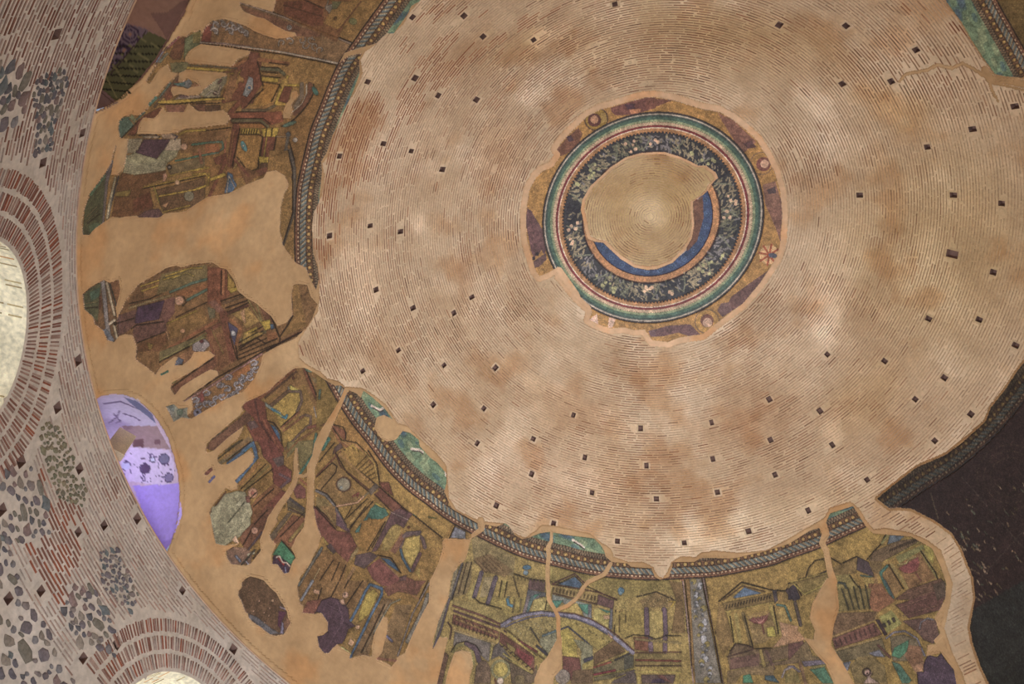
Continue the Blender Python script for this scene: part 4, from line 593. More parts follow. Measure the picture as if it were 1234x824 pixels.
CLg=[(1304,175),(1260,102),(1234,55),(1203,0),(1175,-55)]
# ================================================================ windows in the foot of the dome (survey outlines)
FR(0,0,1)
W1=[(100,470),(115,481),(122,477),(135,474.5),(148,475),(162,479.5),(175,489),(185,499),(193,510),(203,528),(210,550),(215,572),(217,592),(216,610),(213,630),(208,650),(200,668),(185,672),(140,600)]
W2=[(104,146),(110.5,138),(131,127),(143,120.6),(153,110.5),(171,95.5),(188.5,73),(201,53),(208.6,40),(221,20),(230,-2),(238,-30),(240,-66),(150,-66),(150,20),(110,120)]
P(None,W1,99,None); P(None,W2,99,None)
# what is painted inside the two embrasures, with lilac light put into window_1 colours
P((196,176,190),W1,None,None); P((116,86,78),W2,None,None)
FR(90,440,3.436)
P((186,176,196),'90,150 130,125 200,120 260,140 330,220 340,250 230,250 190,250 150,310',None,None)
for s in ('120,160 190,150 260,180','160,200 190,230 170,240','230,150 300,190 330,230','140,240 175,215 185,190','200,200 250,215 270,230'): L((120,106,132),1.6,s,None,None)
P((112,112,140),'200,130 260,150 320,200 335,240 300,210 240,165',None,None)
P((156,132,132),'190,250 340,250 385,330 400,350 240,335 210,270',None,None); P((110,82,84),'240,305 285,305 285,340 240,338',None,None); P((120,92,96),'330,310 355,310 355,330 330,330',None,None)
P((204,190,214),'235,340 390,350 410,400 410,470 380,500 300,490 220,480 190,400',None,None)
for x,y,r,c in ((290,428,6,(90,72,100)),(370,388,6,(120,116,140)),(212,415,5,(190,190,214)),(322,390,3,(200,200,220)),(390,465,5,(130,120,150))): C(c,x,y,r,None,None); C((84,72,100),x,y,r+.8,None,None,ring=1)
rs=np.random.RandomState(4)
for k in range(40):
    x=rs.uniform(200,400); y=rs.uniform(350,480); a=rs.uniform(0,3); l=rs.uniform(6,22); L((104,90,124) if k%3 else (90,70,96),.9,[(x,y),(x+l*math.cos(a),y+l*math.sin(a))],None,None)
P((170,150,220),'240,500 430,490 440,620 380,780 330,720',None,None)  # purple light on the plain jamb, put into its colour
FR(0,0,3.981)
P((92,76,82),'600,110 700,140 710,150 530,350 500,345 500,300',None,None)
for x,y,r in ((625,165,11),(595,240,8),(560,215,6),(540,290,7)):
    C((50,38,50),x,y,r,None,None,ring=2.2); C((50,38,50),x,y,r*.6,None,None,ring=1.6); C((120,86,72),x,y,r*.25,None,None)
P((72,68,46),'710,150 800,190 740,290 590,470 540,490 470,410 520,350',None,None)
for k in range(7): L((30,28,22),2.0,[(475+10*k,405-34*k+20),(620+26*k,440-36*k)],None,None)
for k in range(5): L((96,88,58),1.8,[(560+50*k,470-60*k),(500+40*k,350-44*k)],None,None)
L((52,40,40),1.4,'700,150 620,250 530,355',None,None); P((104,82,80),'470,410 560,490 440,550 430,540',None,None); L((70,52,52),.8,'460,420 540,490',None,None)
P((120,90,76),'630,0 910,0 860,90 800,190 700,130 600,110',None,None); P((100,74,66),'720,60 800,60 880,0 910,0 800,190 790,170',None,None)
FR(0,0,1)
def outline():
    g=np.zeros((CH,CW),np.float32)
    for c in range(3):
        a=COL[...,c]; g[1:-1,1:-1]=np.maximum(g[1:-1,1:-1],np.maximum(np.abs(a[2:,1:-1]-a[:-2,1:-1]),np.abs(a[1:-1,2:]-a[1:-1,:-2])))
    t=LAB//10; m=(t>=2)&(t<=8)&(LAB>=20)&(LAB!=99)
    same=np.zeros_like(m); same[2:-2,2:-2]=(t[4:,2:-2]==t[:-4,2:-2])&(t[2:-2,4:]==t[2:-2,:-4])
    k=np.clip((g-.045)/.10,0,1)*(m&same); k2=k.copy(); k2[1:]=np.maximum(k2[1:],k[:-1]*.6); k2[:,1:]=np.maximum(k2[:,1:],k[:,:-1]*.6)
    COL[:]=COL*(1-.24*k2[...,None])
outline()
def relab(x0,y0,x1,y1,old,new):
    w,X,Y=_win(x0,y0,x1,y1); s_=LAB[w]; s_[(s_//10)==old]=new
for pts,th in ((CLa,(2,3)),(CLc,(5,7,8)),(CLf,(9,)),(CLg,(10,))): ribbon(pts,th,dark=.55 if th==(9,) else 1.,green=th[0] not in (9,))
P((40,28,27),[(1100,612),(1130,596),(1165,572),(1190,548),(1234,505),(1300,420),(1300,895),(1212,895),(1192,824),(1173,777),(1169,756),(1176,721),(1173,696),(1159,661),(1148,643),(1127,627.5)],None,None) if False else None
for q in (((447,489),(456,494),(460,492)),((470,514),(476,510),(479,514)),((495,541),(504,542),(508,545)),((536,566),(537,573)),((690,651),(698,656),(703,660))):
    L((176,164,146),3.0,list(q)); L((60,48,44),1.1,[(x+1,y+2.2) for x,y in q])
relab(92,330,141,415,4,140); relab(188,443,203,453,4,160); relab(243,560,256.5,574.5,5,120); relab(246,570,262,585,5,130)
# --- soft tone regions on the bare brick (mortar washes and repairs that belong to the surface)
TONE=np.ones((CH//4,CW//4,3),np.float32)
def tone(x,y,a,b,ang,m,soft=1.):
    X=(np.arange(CW//4)*4+2)/SC-MG-x; Y=((np.arange(CH//4)*4+2)/SC-MG-y)[:,None]; t=math.radians(ang)
    u=(X*math.cos(t)+Y*math.sin(t))/a; v=(-X*math.sin(t)+Y*math.cos(t))/b
    d=np.exp(-((u*u+v*v)**1.6)*soft)[...,None]; TONE[:]=TONE*(1+.62*d*(np.array(m)-1))
for a in ((660,42,40,11,-28,(1.22,1.24,1.28)),(985,128,32,16,50,(1.2,1.24,1.3)),(508,272,9,10,0,(1.22,1.25,1.3)),(515,206,12,13,60,(1.12,1.15,1.2)),(1000,370,26,50,20,(1.16,1.18,1.22)),(1000,515,14,18,0,(1.22,1.25,1.3)),
    (660,575,100,42,12,(1.12,1.13,1.17)),(430,330,30,60,0,(1.14,1.14,1.15)),(470,180,46,70,25,(1.06,1.07,1.1)),(770,640,150,24,0,(1.1,1.12,1.14)),(655,465,70,9,30,(1.06,1.05,1.04)),(560,60,40,14,-45,(.9,.84,.78)),
    (600,190,30,50,20,(.93,.86,.8)),(740,590,36,50,0,(.93,.87,.8)),(1000,60,70,16,38,(.9,.84,.76)),(905,505,60,34,-15,(.94,.88,.83)),(1130,300,120,130,0,(.91,.88,.76)),(800,60,200,40,5,(.96,.93,.86)),(1075,130,50,24,20,(1.04,1.0,.9)),(470,440,40,20,50,(.96,.9,.85)),
    (560,330,12,40,10,(.9,.84,.8)),(790,240,60,40,0,(.97,.94,.84)),(782,247,27,25,0,(1.22,1.3,1.5)),(1005,330,40,75,10,(1.10,1.12,1.14)),(890,440,90,26,-15,(1.08,1.1,1.12)),(1120,570,60,22,-38,(1.12,1.15,1.2)),(1150,740,30,60,10,(.94,.98,1.04)),(940,620,120,20,-15,(1.08,1.1,1.1)),(800,455,80,10,8,(.93,.88,.82)),
    (620,60,50,18,-25,(.96,.93,.86)),(870,30,120,30,10,(.95,.92,.83)),(1040,480,60,40,-40,(.95,.9,.8)),(700,500,60,26,20,(.97,.92,.88))): tone(*a)
PALE=1
def samp(P):
    x,y,ok=to_px(P); i=((x+MG)*SC).astype(int); j=((y+MG)*SC).astype(int)
    inn=ok&(i>=0)&(j>=0)&(i<CW)&(j<CH); return np.clip(i,0,CW-1),np.clip(j,0,CH-1),inn
def tone_at(P):
    n1=(fbm(P,1.4,101)-.5)*60; n2=(fbm(P,1.4,111)-.5)*60; i,j,inn=samp(P); i=np.clip(i+n1.astype(int),0,CW-1); j=np.clip(j+n2.astype(int),0,CH-1); t=TONE[np.minimum(j//4,CH//4-1),np.minimum(i//4,CW//4-1)]; return np.where(inn[...,None],t,1.)
# ================================================================ grid over the dome
HC=.03; NG=int(SMAX/HC)//8*8+8
g=(np.arange(-NG,NG+1))*HC; U,Vv=np.meshgrid(g,g); 
SS=np.hypot(U,Vv); AZ=np.arctan2(Vv,U); NV=2*NG+1
POS=dome_pt(np.minimum(SS,SMAX),AZ).astype(np.float32)
gc=(np.arange(-NG,NG)+.5)*HC; Uc,Vc=np.meshgrid(gc,gc); SCc=np.hypot(Uc,Vc); AZc=np.arctan2(Vc,Uc)
PC=dome_pt(np.minimum(SCc,SMAX),AZc)
ci,cj,cin=samp(PC); px,py,pok=to_px(PC)
LABc=LAB[cj,ci].copy(); valid=SCc<SMAX-.02
INF=pok&(px>-14)&(px<1248)&(py>-14)&(py<838)&valid
LABc[~(cin)]=np.where(r_of_s(SCc[~cin])>9.9,1,0); LABc[~valid]=-1
# putlog holes of the scaffolding
BIG=[(497,20.6),(559,19),(582,44),(443,98.5),(500,94),(528,115),(574,120),(462,173),(495.5,182),(409,188),(533,204),(741,5),(643,48),(397,284),(446,272),(482.5,279),(453,349),(497.6,371),(547,377),(568.5,358),(480,422),(437,447),(535,440),(597,443),(522,487.5),(583,492),(691,500),(642.6,528.6),(575,534),(704.7,551),(640.6,571),(713.5,593.5),(598,609),(667,631),(772,516),(779,561),(791,601),(744,652),(824.6,654),(857.5,509),(859,553),(864.5,593),(997,427),(927,481),(988,495),(928.5,530),(1003,536),(934,572),(1066,435),(1138,455),(1103,481),(1170,499),(1126.5,531),(1045,578),(1224,416),(902,640),(974,615),(1036,235),(1149,235),(1207,245),(1147.6,306),(1197,328),(1119,384),(1180,385),(939,30),(1019.5,31),(1104,60),(1015,101),(1074,98),(1223,128),(1172,155.5),(1117.5,177)]
SMALL=[(717,54),(709,87),(735,109),(780,100.5),(759,75),(685,124),(650,133),(698.5,136),(655,156),(843,68),(878,131),(900,149),(593,209),(430,252),(597,261.5),(595,305),(570,304),(626,300),(637,324),(607,334),(655,343),(668,334),(791,418),(812,419),(962,192),(950,308)]
ceiling=None
HOLE=np.zeros_like(valid); holes=[]
rs=np.random.RandomState(11)
for (x,y),big in [(h,1) for h in BIG]+[(h,0) for h in SMALL]:
    q=dome_hit(np.array(float(x)),np.array(float(y))); az=math.atan2(q[1],q[0]); s=float(s_of_r(math.hypot(q[0],q[1])))
    w,h=(rs.uniform(.065,.085),rs.uniform(.075,.1)) if big else (rs.uniform(.022,.035),rs.uniform(.05,.07))
    if big and (x,y)==(1147.6,306): w,h=.11,.16
    if not big and rs.rand()<.5: w,h=h,w
    holes.append((s,az,w,h)); u0,v0=s*math.cos(az),s*math.sin(az)
    i0=int((u0+NG*HC)/HC); j0=int((v0+NG*HC)/HC); sl=(slice(max(0,j0-24),j0+25),slice(max(0,i0-24),i0+25))
    du=Uc[sl]-u0; dv=Vc[sl]-v0; a=du*math.cos(az)+dv*math.sin(az); b=(-du*math.sin(az)+dv*math.cos(az))*r_of_s(s)/max(s,.01)
    if w>.05 and h>.06: HOLE[sl]|=(abs(a)<h+.03)&(abs(b)<w+.03)
def grid_faces(mask,step=1,lv=1):
    jj,ii=np.nonzero(mask); jj=jj*step; ii=ii*step; n=2*NG*lv+1
    return np.stack([jj*n+ii,jj*n+ii+step,(jj+step)*n+ii+step,(jj+step)*n+ii],-1)
def vert_col(P_,jit=0.,seed=1):
    i,j,inn=samp(P_); c=COL[j,i].astype(float)
    if jit:
        rs=np.random.RandomState(seed); g_=c.mean(1,keepdims=True); c=g_+(c-g_)*np.array([.80,.76,.72]); c=c*np.array([1.03,.99,.99])
        m_=(fbm(P_,3.5,131,2)-.5)*.34+(vnoise(P_,13.,135)-.5)*.34; c=c*(1.05+rs.uniform(-jit,jit,len(c))+m_+(rs.rand(len(c))>.93)*.30)[:,None]
    return c,inn
def patch(name,faces,offs,matr,colf,parent=None,skirt=None,skirt_off=-.01,lv=1):
    idx,inv=np.unique(faces.ravel(),return_inverse=True); F=inv.reshape(-1,4); n=2*NG*lv+1
    u=(idx%n-NG*lv)*HC/lv; v=(idx//n-NG*lv)*HC/lv; S_=np.minimum(np.hypot(u,v),SMAX); A_=np.arctan2(v,u); P0=dome_pt(S_,A_)
    o=offs[idx] if isinstance(offs,np.ndarray) else offs(P0,F) if callable(offs) else np.full(len(idx),offs)
    V=dome_pt(S_,A_,o); C_=lin(np.clip(colf(P0),0,1))*GAIN; C_=np.clip(C_,0,.95)
    if skirt:
        e=np.concatenate([F[:,[0,1]],F[:,[1,2]],F[:,[2,3]],F[:,[3,0]]]); key=np.minimum(e[:,0],e[:,1]).astype(np.int64)*len(idx)+np.maximum(e[:,0],e[:,1])
        u_,first,cnt=np.unique(key,return_index=True,return_counts=True); be=e[first[cnt==1]]
        bv,binv=np.unique(be.ravel(),return_inverse=True); be2=binv.reshape(-1,2)+len(V)
        Vb=dome_pt(S_[bv],A_[bv],np.full(len(bv),skirt_off))
        F=np.concatenate([F,np.stack([be[:,1],be[:,0],be2[:,0],be2[:,1]],-1)]); V=np.concatenate([V,Vb]); C_=np.concatenate([C_,C_[bv]*.9])
    return mesh_np(name,V,F,matr,C_,parent)
def tag(o,label=None,cat=None,group=None,kind=None):
    if label: o['label']=label
    if cat: o['category']=cat
    if group: o['group']=group
    if kind: o['kind']=kind
    return o
# --- brick crown: mortar bed
brickm=((LABc==0)|(LABc==2))&valid
dil=brickm.copy()
for _ in range(2):
    d=dil.copy(); d[1:]|=dil[:-1]; d[:-1]|=dil[1:]; d[:,1:]|=dil[:,:-1]; d[:,:-1]|=dil[:,1:]; dil=d
dil&=valid&(LABc!=99)&~HOLE&INF
c2=dil.reshape(NG,2,NG,2).all((1,3)); up=np.repeat(np.repeat(c2,2,0),2,1)
fine=dil&~up
c8=valid.reshape(NG//4,8,NG//4,8).all((1,3))&~INF.reshape(NG//4,8,NG//4,8).all((1,3))&~(LABc==99).reshape(NG//4,8,NG//4,8).any((1,3))&~HOLE.reshape(NG//4,8,NG//4,8).any((1,3))
def rad(P_): return np.hypot(P_[:,0],P_[:,1])
def bedcol(P_):
    base=np.array(BRK)/255*np.ones((len(P_),1)); n=fbm(P_,.55,3); n2=fbm(P_,2.2,8)
    n3=np.clip((fbm(P_,.8,14,4)-.56)*6,0,1); n4=np.clip((fbm(P_,.9,19,4)-.56)*6,0,1); c=base*(1+(n-.5)[:,None]*np.array([.18,.24,.32])+(n2-.5)[:,None]*np.array([.14,.17,.20]))*(1+n3[:,None]*np.array([.07,.09,.12]))*(1-n4[:,None]*np.array([.07,.14,.21])); c=c*tone_at(P_)
    i,j,inn=samp(P_); c=np.where(((LAB[j,i]==2)&inn)[:,None],c*np.array([.93,.91,.82]),c)
    low=(rad(P_)>9.9)&~inn; c=np.where(low[:,None],np.array(PLAS)/255*(1+(n-.5)[:,None]*np.array([.20,.26,.34])),c); return c
ceil_o=patch('ceiling',np.concatenate([grid_faces(c2,2),grid_faces(fine,1)]),0.0,M_MORT,bedcol); ceil_o['kind']='structure'
outer=patch('outer_crown',grid_faces(c8,8),lambda P_,F:np.where(rad(P_)>9.9,.024,-.004),M_MORT,bedcol,parent=ceil_o)
# --- plaster
plm=(LABc==1)&INF; dm=plm.copy()
for _ in range(2):
    d=dm.copy(); d[1:]|=dm[:-1]; d[:-1]|=dm[1:]; d[:,1:]|=dm[:,:-1]; d[:,:-1]|=dm[:,1:]; dm=d
pl=(dm&((LABc==1)|(LABc>=10))&(LABc!=99)&INF)
vin=np.zeros((NV,NV),bool); vin[1:-1,1:-1]=pl[1:,1:]&pl[:-1,1:]&pl[1:,:-1]&pl[:-1,:-1]
v2=vin.copy(); v2[1:]&=vin[:-1]; v2[:-1]&=vin[1:]; v2[:,1:]&=vin[:,:-1]; v2[:,:-1]&=vin[:,1:]
PLO=(np.where(v2,.030,np.where(vin,.024,.010))+(fbm(POS,1.3,21)-.5)*.012).ravel()
def plcol(P_):
    n=fbm(P_,.7,31,4); n2=fbm(P_,3.,35); n3=np.clip((fbm(P_,1.1,38,4)-.55)*6,0,1); c,_=vert_col(P_); i,j,inn=samp(P_); pure=(LAB[j,i]==1)&inn
    c=np.where(pure[:,None],c,np.array(PLAS)/255); x,y,_=to_px(P_)
    return c*(1+(n-.5)[:,None]*np.array([.20,.26,.34])+(n2-.5)[:,None]*np.array([.12,.13,.15]))*(1+n3[:,None]*np.array([.03,-.03,-.09]))
er=pl.copy()
for _k in range(4):
    if _k==2: er2=er.copy()
    d=er.copy(); d[1:]&=er[:-1]; d[:-1]&=er[1:]; d[:,1:]&=er[:,:-1]; d[:,:-1]&=er[:,1:]; er=d
pc4=er.reshape(NG,2,NG,2).all((1,3)); up4=np.repeat(np.repeat(pc4,2,0),2,1)
pc4b=er2.reshape(NG,2,NG,2).all((1,3))
plaster=patch('plaster',grid_faces(pl&~up4,1),PLO,M_PLAS,plcol,parent=ceil_o,skirt=True)
patch('plaster_field',grid_faces(pc4b,2),PLO-.0012,M_PLAS,plcol,parent=ceil_o)
# --- mosaics
def mosoff(P_,F):
    cnt=np.bincount(F.ravel(),minlength=len(P_)); return np.where(cnt<4,.043,.050)+(fbm(P_,2.5,51)-.5)*.008
mz=(LABc>=10)&(LABc!=99)&INF; mz[1:]|=mz[:-1].copy(); mz[:-1]|=mz[1:].copy(); mz[:,1:]|=mz[:,:-1].copy(); mz[:,:-1]|=mz[:,1:].copy(); mz&=INF
LF=np.zeros((4*NG,4*NG),np.int16); jj0,ii0=np.nonzero(mz)
for a_ in (0,1):
    for b_ in (0,1):
        u=(ii0+.25+.5*a_-NG)*HC; v=(jj0+.25+.5*b_-NG)*HC; i_,j_,inn_=samp(dome_pt(np.minimum(np.hypot(u,v),SMAX),np.arctan2(v,u))); LF[jj0*2+b_,ii0*2+a_]=np.where(inn_,LAB[j_,i_],0)
THINGS={2:('palace_mosaic','gold mosaic panel at the top left edge, above the upper grey scroll band','mosaic',{0:'gold_field',2:'rope_border',3:'green_ground'}),
3:('palace_mosaic','tall gold palace mosaic beside the dark window, with pale green robe and purple patch','mosaic',{0:'gold_field',1:'scroll_band',2:'rope_border',3:'green_ground'}),
4:('palace_mosaic','broken palace mosaic above the lilac window, with dark violet cloth and grey leaf scroll','mosaic',{0:'gold_field',1:'scroll_band',2:'rope_border',3:'green_ground'}),
5:('palace_mosaic','large lower left palace mosaic with a shell niche, blue framed doors and robed saints','mosaic',{0:'gold_field',1:'edge_band',2:'rope_border',3:'green_ground',4:'robed_figure'}),
6:('mosaic_fragment','small oval brown mosaic fragment alone in the tan plaster below the lilac window','mosaic',{0:'gold_field'}),
7:('palace_mosaic','bottom centre palace mosaic with a blue rimmed round arch split by a plaster crack','mosaic',{0:'gold_field',1:'edge_band',2:'rope_border',3:'green_ground'}),
8:('palace_mosaic','bottom right gold mosaic with blue gabled pavilion, red shells and a grey scroll band','mosaic',{0:'gold_field',1:'scroll_band',2:'rope_border',3:'green_ground',4:'robed_figure'}),
9:('palace_mosaic','soot-blackened mosaic panel in the bottom right corner','mosaic',{0:'sooty_field',2:'rope_border',3:'green_ground'}),
10:('palace_mosaic','dark gold mosaic strip in the top right corner with green ground edge','mosaic',{0:'gold_field',2:'rope_border',3:'green_ground'}),
12:('mosaic_fragment','tiny red-brown mosaic scrap in the plaster below the blue framed niche','mosaic',{0:'tesserae'}),
13:('mosaic_fragment','tiny blue mosaic scrap just under the red-brown scrap','mosaic',{0:'tesserae'}),
14:('mosaic_fragment','wedge of green mosaic with a pale grey post near the wall edge','mosaic',{0:'tesserae'}),
16:('mosaic_fragment','small dark green mosaic sliver in plaster above the grey leaf scroll','mosaic',{0:'tesserae'}),
11:('crown_mosaic','round crown medallion mosaic with rainbow ring, fruit garland and blue star band','mosaic',{0:'gold_ground',1:'rainbow_ring',2:'fruit_garland',3:'star_band'})}
JIT={12:.1,13:.1,14:.12,16:.1,2:.13,3:.13,4:.12,5:.14,6:.12,7:.20,8:.16,9:.25,10:.15,11:.08}
for t,(nm,lb,cat,parts) in THINGS.items():
    m0=(LABc//10==t)&(LABc!=99)&INF
    if not m0.any(): continue
    jj,ii=np.nonzero(m0); ctr=PC[jj,ii].mean(0); root=empty(nm,tuple(ctr)); tag(root,lb,cat,'mosaics of the dome')
    for k in range(9):
        lv=1 if t==9 else 2; mk=(LABc==t*10+k)&INF if lv==1 else LF==t*10+k
        if not mk.any(): continue
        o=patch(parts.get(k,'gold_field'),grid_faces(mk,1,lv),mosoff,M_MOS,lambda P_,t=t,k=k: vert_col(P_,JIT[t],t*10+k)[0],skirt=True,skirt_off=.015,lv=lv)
        o.parent=root; o.matrix_parent_inverse=Matrix.Translation(root.location).inverted()
# --- the same mosaic zone carried on beyond the frame
SC0=float(s_of_r(9.905)); Rc=r_of_s(SCc); AD=np.degrees(AZc)
OUTF=valid&~INF&(LABc!=99)
def gencol(P_,t):
    az=np.arctan2(P_[:,1],P_[:,0]); r=rad(P_); s=s_of_r(r); o=(SC0-s)/.027; sa=az*r/.027; d=np.degrees(az)
    n=fbm(P_,1.6,201); c=np.array([122,98,54])*(1+(n-.5)[:,None]*.5)
    u=(d%4.5)/4.5; v=(s-SC0); colm=(u<.16)&(v>.5); c[colm]=(146,126,66); c[(u>=.16)&(u<.2)&(v>.5)]=K; band=(np.abs(v-.42)<.09)|(np.abs(v-1.25)<.10); c[band]=(98,66,50); c[(np.abs(v-.55)<.03)|(np.abs(v-1.38)<.03)]=K
    dv=(d+22.5)%45-22.5; sb=np.abs(dv)<1.5; c[sb]=(112,108,98); c[(np.abs(np.abs(dv)-1.6)<.12)]=(130,112,102)
    m=(o>-1)&(o<1); c[m]=K; m=(o>=1)&(o<6.2); c[m]=(88,58,42); tw=(o>=6.2)&(o<13); ph=(sa+o)%6.4; c[tw]=(112,98,70); c[tw&(ph<2.8)]=(80,96,94); c[tw&(ph>=2.8)&(ph<3.8)]=(52,48,52)
    eg=(o>=13)&(o<20.4); c[eg]=(96,70,46); c[eg&(np.hypot(sa%8.4-4.2,o-16.7)<3)]=(136,108,58); c[(o>=20.4)]=(72,60,46)
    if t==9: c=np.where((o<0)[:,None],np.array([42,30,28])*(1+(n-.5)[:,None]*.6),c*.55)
    return c/255
for t,(a0,a1) in {2:(0,40),10:(84,135),9:(135,180),8:(-180,-135),7:(-135,-90),5:(-90,-58)}.items():
    root=[o for o in col.objects if o.get('label')==THINGS[t][1]]
    if not root: continue
    root=root[0]; sec=OUTF&(AD>a0)&(AD<a1)
    for nm,mk,st in (('rope_border',sec&(SCc>SC0-.68)&(SCc<=SC0+.03),1),('outer_field',sec&(SCc>SC0+.0)&(Rc<11.75)&(fbm(PC,.9,211)<.62),2)):
        if st==2: mk=mk.reshape(NG,2,NG,2).all((1,3))
        if mk.sum()<6: continue
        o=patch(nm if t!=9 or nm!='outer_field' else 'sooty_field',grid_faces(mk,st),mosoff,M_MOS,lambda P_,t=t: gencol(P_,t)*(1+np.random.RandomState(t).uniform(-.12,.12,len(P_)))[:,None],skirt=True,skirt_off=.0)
        o.parent=root; o.matrix_parent_inverse=Matrix.Translation(root.location).inverted()
# --- brick courses of the crown
DB_=[(-1,-1),(1,-1),(1,1),(-1,1)]
def boxes(name,Cn,T,Q,Nn,hx,hy,hz,colr,matr,parent):
    n=len(Cn); V=np.zeros((n,8,3))
    for k,(a,b) in enumerate(DB_):
        e=Cn+T*(a*hx)[:,None]+Q*(b*hy)[:,None]; V[:,k]=e; V[:,k+4]=e+Nn*hz[:,None]-T*(a*.003)-Q*(b*.003)
    f=np.array([[4,5,6,7],[0,1,5,4],[1,2,6,5],[2,3,7,6],[3,0,4,7]]); F=(np.arange(n)[:,None,None]*8+f[None]).reshape(-1,4)
    return mesh_np(name,V.reshape(-1,3),F,matr,np.repeat(colr,8,0),parent)
def unit_brick(name,c,hx,hy,hz,matr):
    V=[(a*hx,b*hy,-.01) for a,b in DB_]+[(a*(hx-.003),b*(hy-.003),hz) for a,b in DB_]
    me=bpy.data.meshes.new(name); me.from_pydata(V,[],[(4,5,6,7),(0,1,5,4),(1,2,6,5),(2,3,7,6),(3,0,4,7)])
    at=me.color_attributes.new('Col','FLOAT_COLOR','POINT'); at.data.foreach_set('color',np.tile([*c,1.],8).astype(np.float32)); me.materials.append(matr); return me
def place(me,name,p,t,q,n,parent,sx=1.,sy=1.):
    o=bpy.data.objects.new(name,me); col.objects.link(o); o.matrix_world=Matrix([[t[0]*sx,q[0]*sy,n[0],p[0]],[t[1]*sx,q[1]*sy,n[1],p[1]],[t[2]*sx,q[2]*sy,n[2],p[2]],[0,0,0,1]])
    if parent is not None: o.parent=parent
    return o
rs=np.random.RandomState(2); Sb=[];Ab=[]; Lb=[]
s=.12
while s<SMAX-.05:
    r=float(r_of_s(s)); Lc=.34 if r>2 else .2; n=max(5,int(2*math.pi*r/Lc)); a=(np.arange(n)+rs.rand()+rs.uniform(-.12,.12,n))*2*math.pi/n
    Sb.append(s+rs.uniform(-.004,.004,n)+.006*np.sin(a*3+s)); Ab.append(a); Lb.append(np.full(n,math.pi*r/n)*rs.uniform(.92,1.0,n)); s+=.080+rs.uniform(-.004,.004)
Sb=np.concatenate(Sb);Ab=np.concatenate(Ab);Lb=np.concatenate(Lb); Pb=dome_pt(Sb,Ab)
i,j,inn=samp(Pb); lb=LAB[j,i]; x_,y_,_=to_px(Pb); okp=to_px(Pb)[2]; inf=(inn&((lb==0)|(lb==2))&(x_>-60)&(x_<1295)&(y_>-60)&(y_<880))|(okp&(x_>-500)&(x_<1750)&(y_>-450)&(y_<1250)&(r_of_s(Sb)<9.25)&((x_<-60)|(x_>1295)|(y_<-60)|(y_>880)))
for dA in (-1,1):
    Pe=dome_pt(Sb,Ab+dA*Lb/np.maximum(r_of_s(Sb),.1)); i2,j2,n2_=samp(Pe); inf&=(LAB[j2,i2]==0)|(LAB[j2,i2]==2)|~n2_
for (hs,ha,w,h) in holes:
    d=np.hypot((Sb-hs),(((Ab-ha+math.pi)%(2*math.pi))-math.pi)*r_of_s(Sb)); inf&=~((abs(Sb-hs)<h+.02)&(abs((((Ab-ha+math.pi)%(2*math.pi))-math.pi)*r_of_s(Sb))<w+Lb))
vis=fbm(Pb,.45,61,3)*1.0+(fbm(Pb,2.4,65,2)-.5)*.7; vis=np.clip((vis-.30)*1.7,0,1.1)*(.5+.5*rs.rand(len(Sb)))+.20+.08*rs.rand(len(Sb))
rare=rs.rand(len(Sb))<.02; vis=np.where(rare,vis+.5,vis)
right=np.clip((x_-1010)/150,0,1)*(1-np.clip((y_-450)/120,0,1))*np.clip((y_-110)/60,0,1); vis=vis*(1-.65*right)
vis=np.where(lb==2,vis*.8,vis); inf&=vis>.10
Sb,Ab,Lb,Pb,vis,x_,y_=[a[inf] for a in (Sb,Ab,Lb,Pb,vis,x_,y_)]
bed=np.array(BRK)/255*tone_at(Pb); bc=np.array([116,76,56])/255*(1+rs.uniform(-.18,.18,(len(Sb),1))); k=np.clip(vis*.85,0,1)[:,None]; colb=np.clip(lin(bed*(1-k)+bc*k)*GAIN,0,.95)
T=np.stack([-np.sin(Ab),np.cos(Ab),0*Ab],-1); Q=dome_pt(Sb+.02,Ab)-dome_pt(Sb-.02,Ab); Q/=np.linalg.norm(Q,axis=1)[:,None]; Nn=np.cross(T,Q); sg=np.sign((Nn*(np.array([0,0,ZL-2])-Pb)).sum(1)); Nn*=sg[:,None]
hy=np.where(vis>.5,.017,.014)
order=np.argsort(np.linalg.norm(Pb-CAMC,axis=1)+np.where((x_<8)|(x_>1226)|(y_<8)|(y_>816),99,0)+np.where(vis<.45,60,0)); top=order[:300]; rest=np.ones(len(Sb),bool); rest[top]=False
bo=boxes('brickwork',(Pb-Nn*.01)[rest],T[rest],Q[rest],Nn[rest],Lb[rest],hy[rest],np.full(rest.sum(),.017),colb[rest],M_BRK,ceil_o); bo['kind']='stuff'
ub=[unit_brick('brick',tuple(lin(np.array(c)/255)*GAIN),.16,.016,.008,M_BRK) for c in ((128,80,56),(142,96,70),(116,68,48),(150,106,80))]
for n_,q_ in enumerate(top): place(ub[n_%4],'brick',Pb[q_],T[q_],Q[q_],Nn[q_],ceil_o,sx=Lb[q_]/.16)
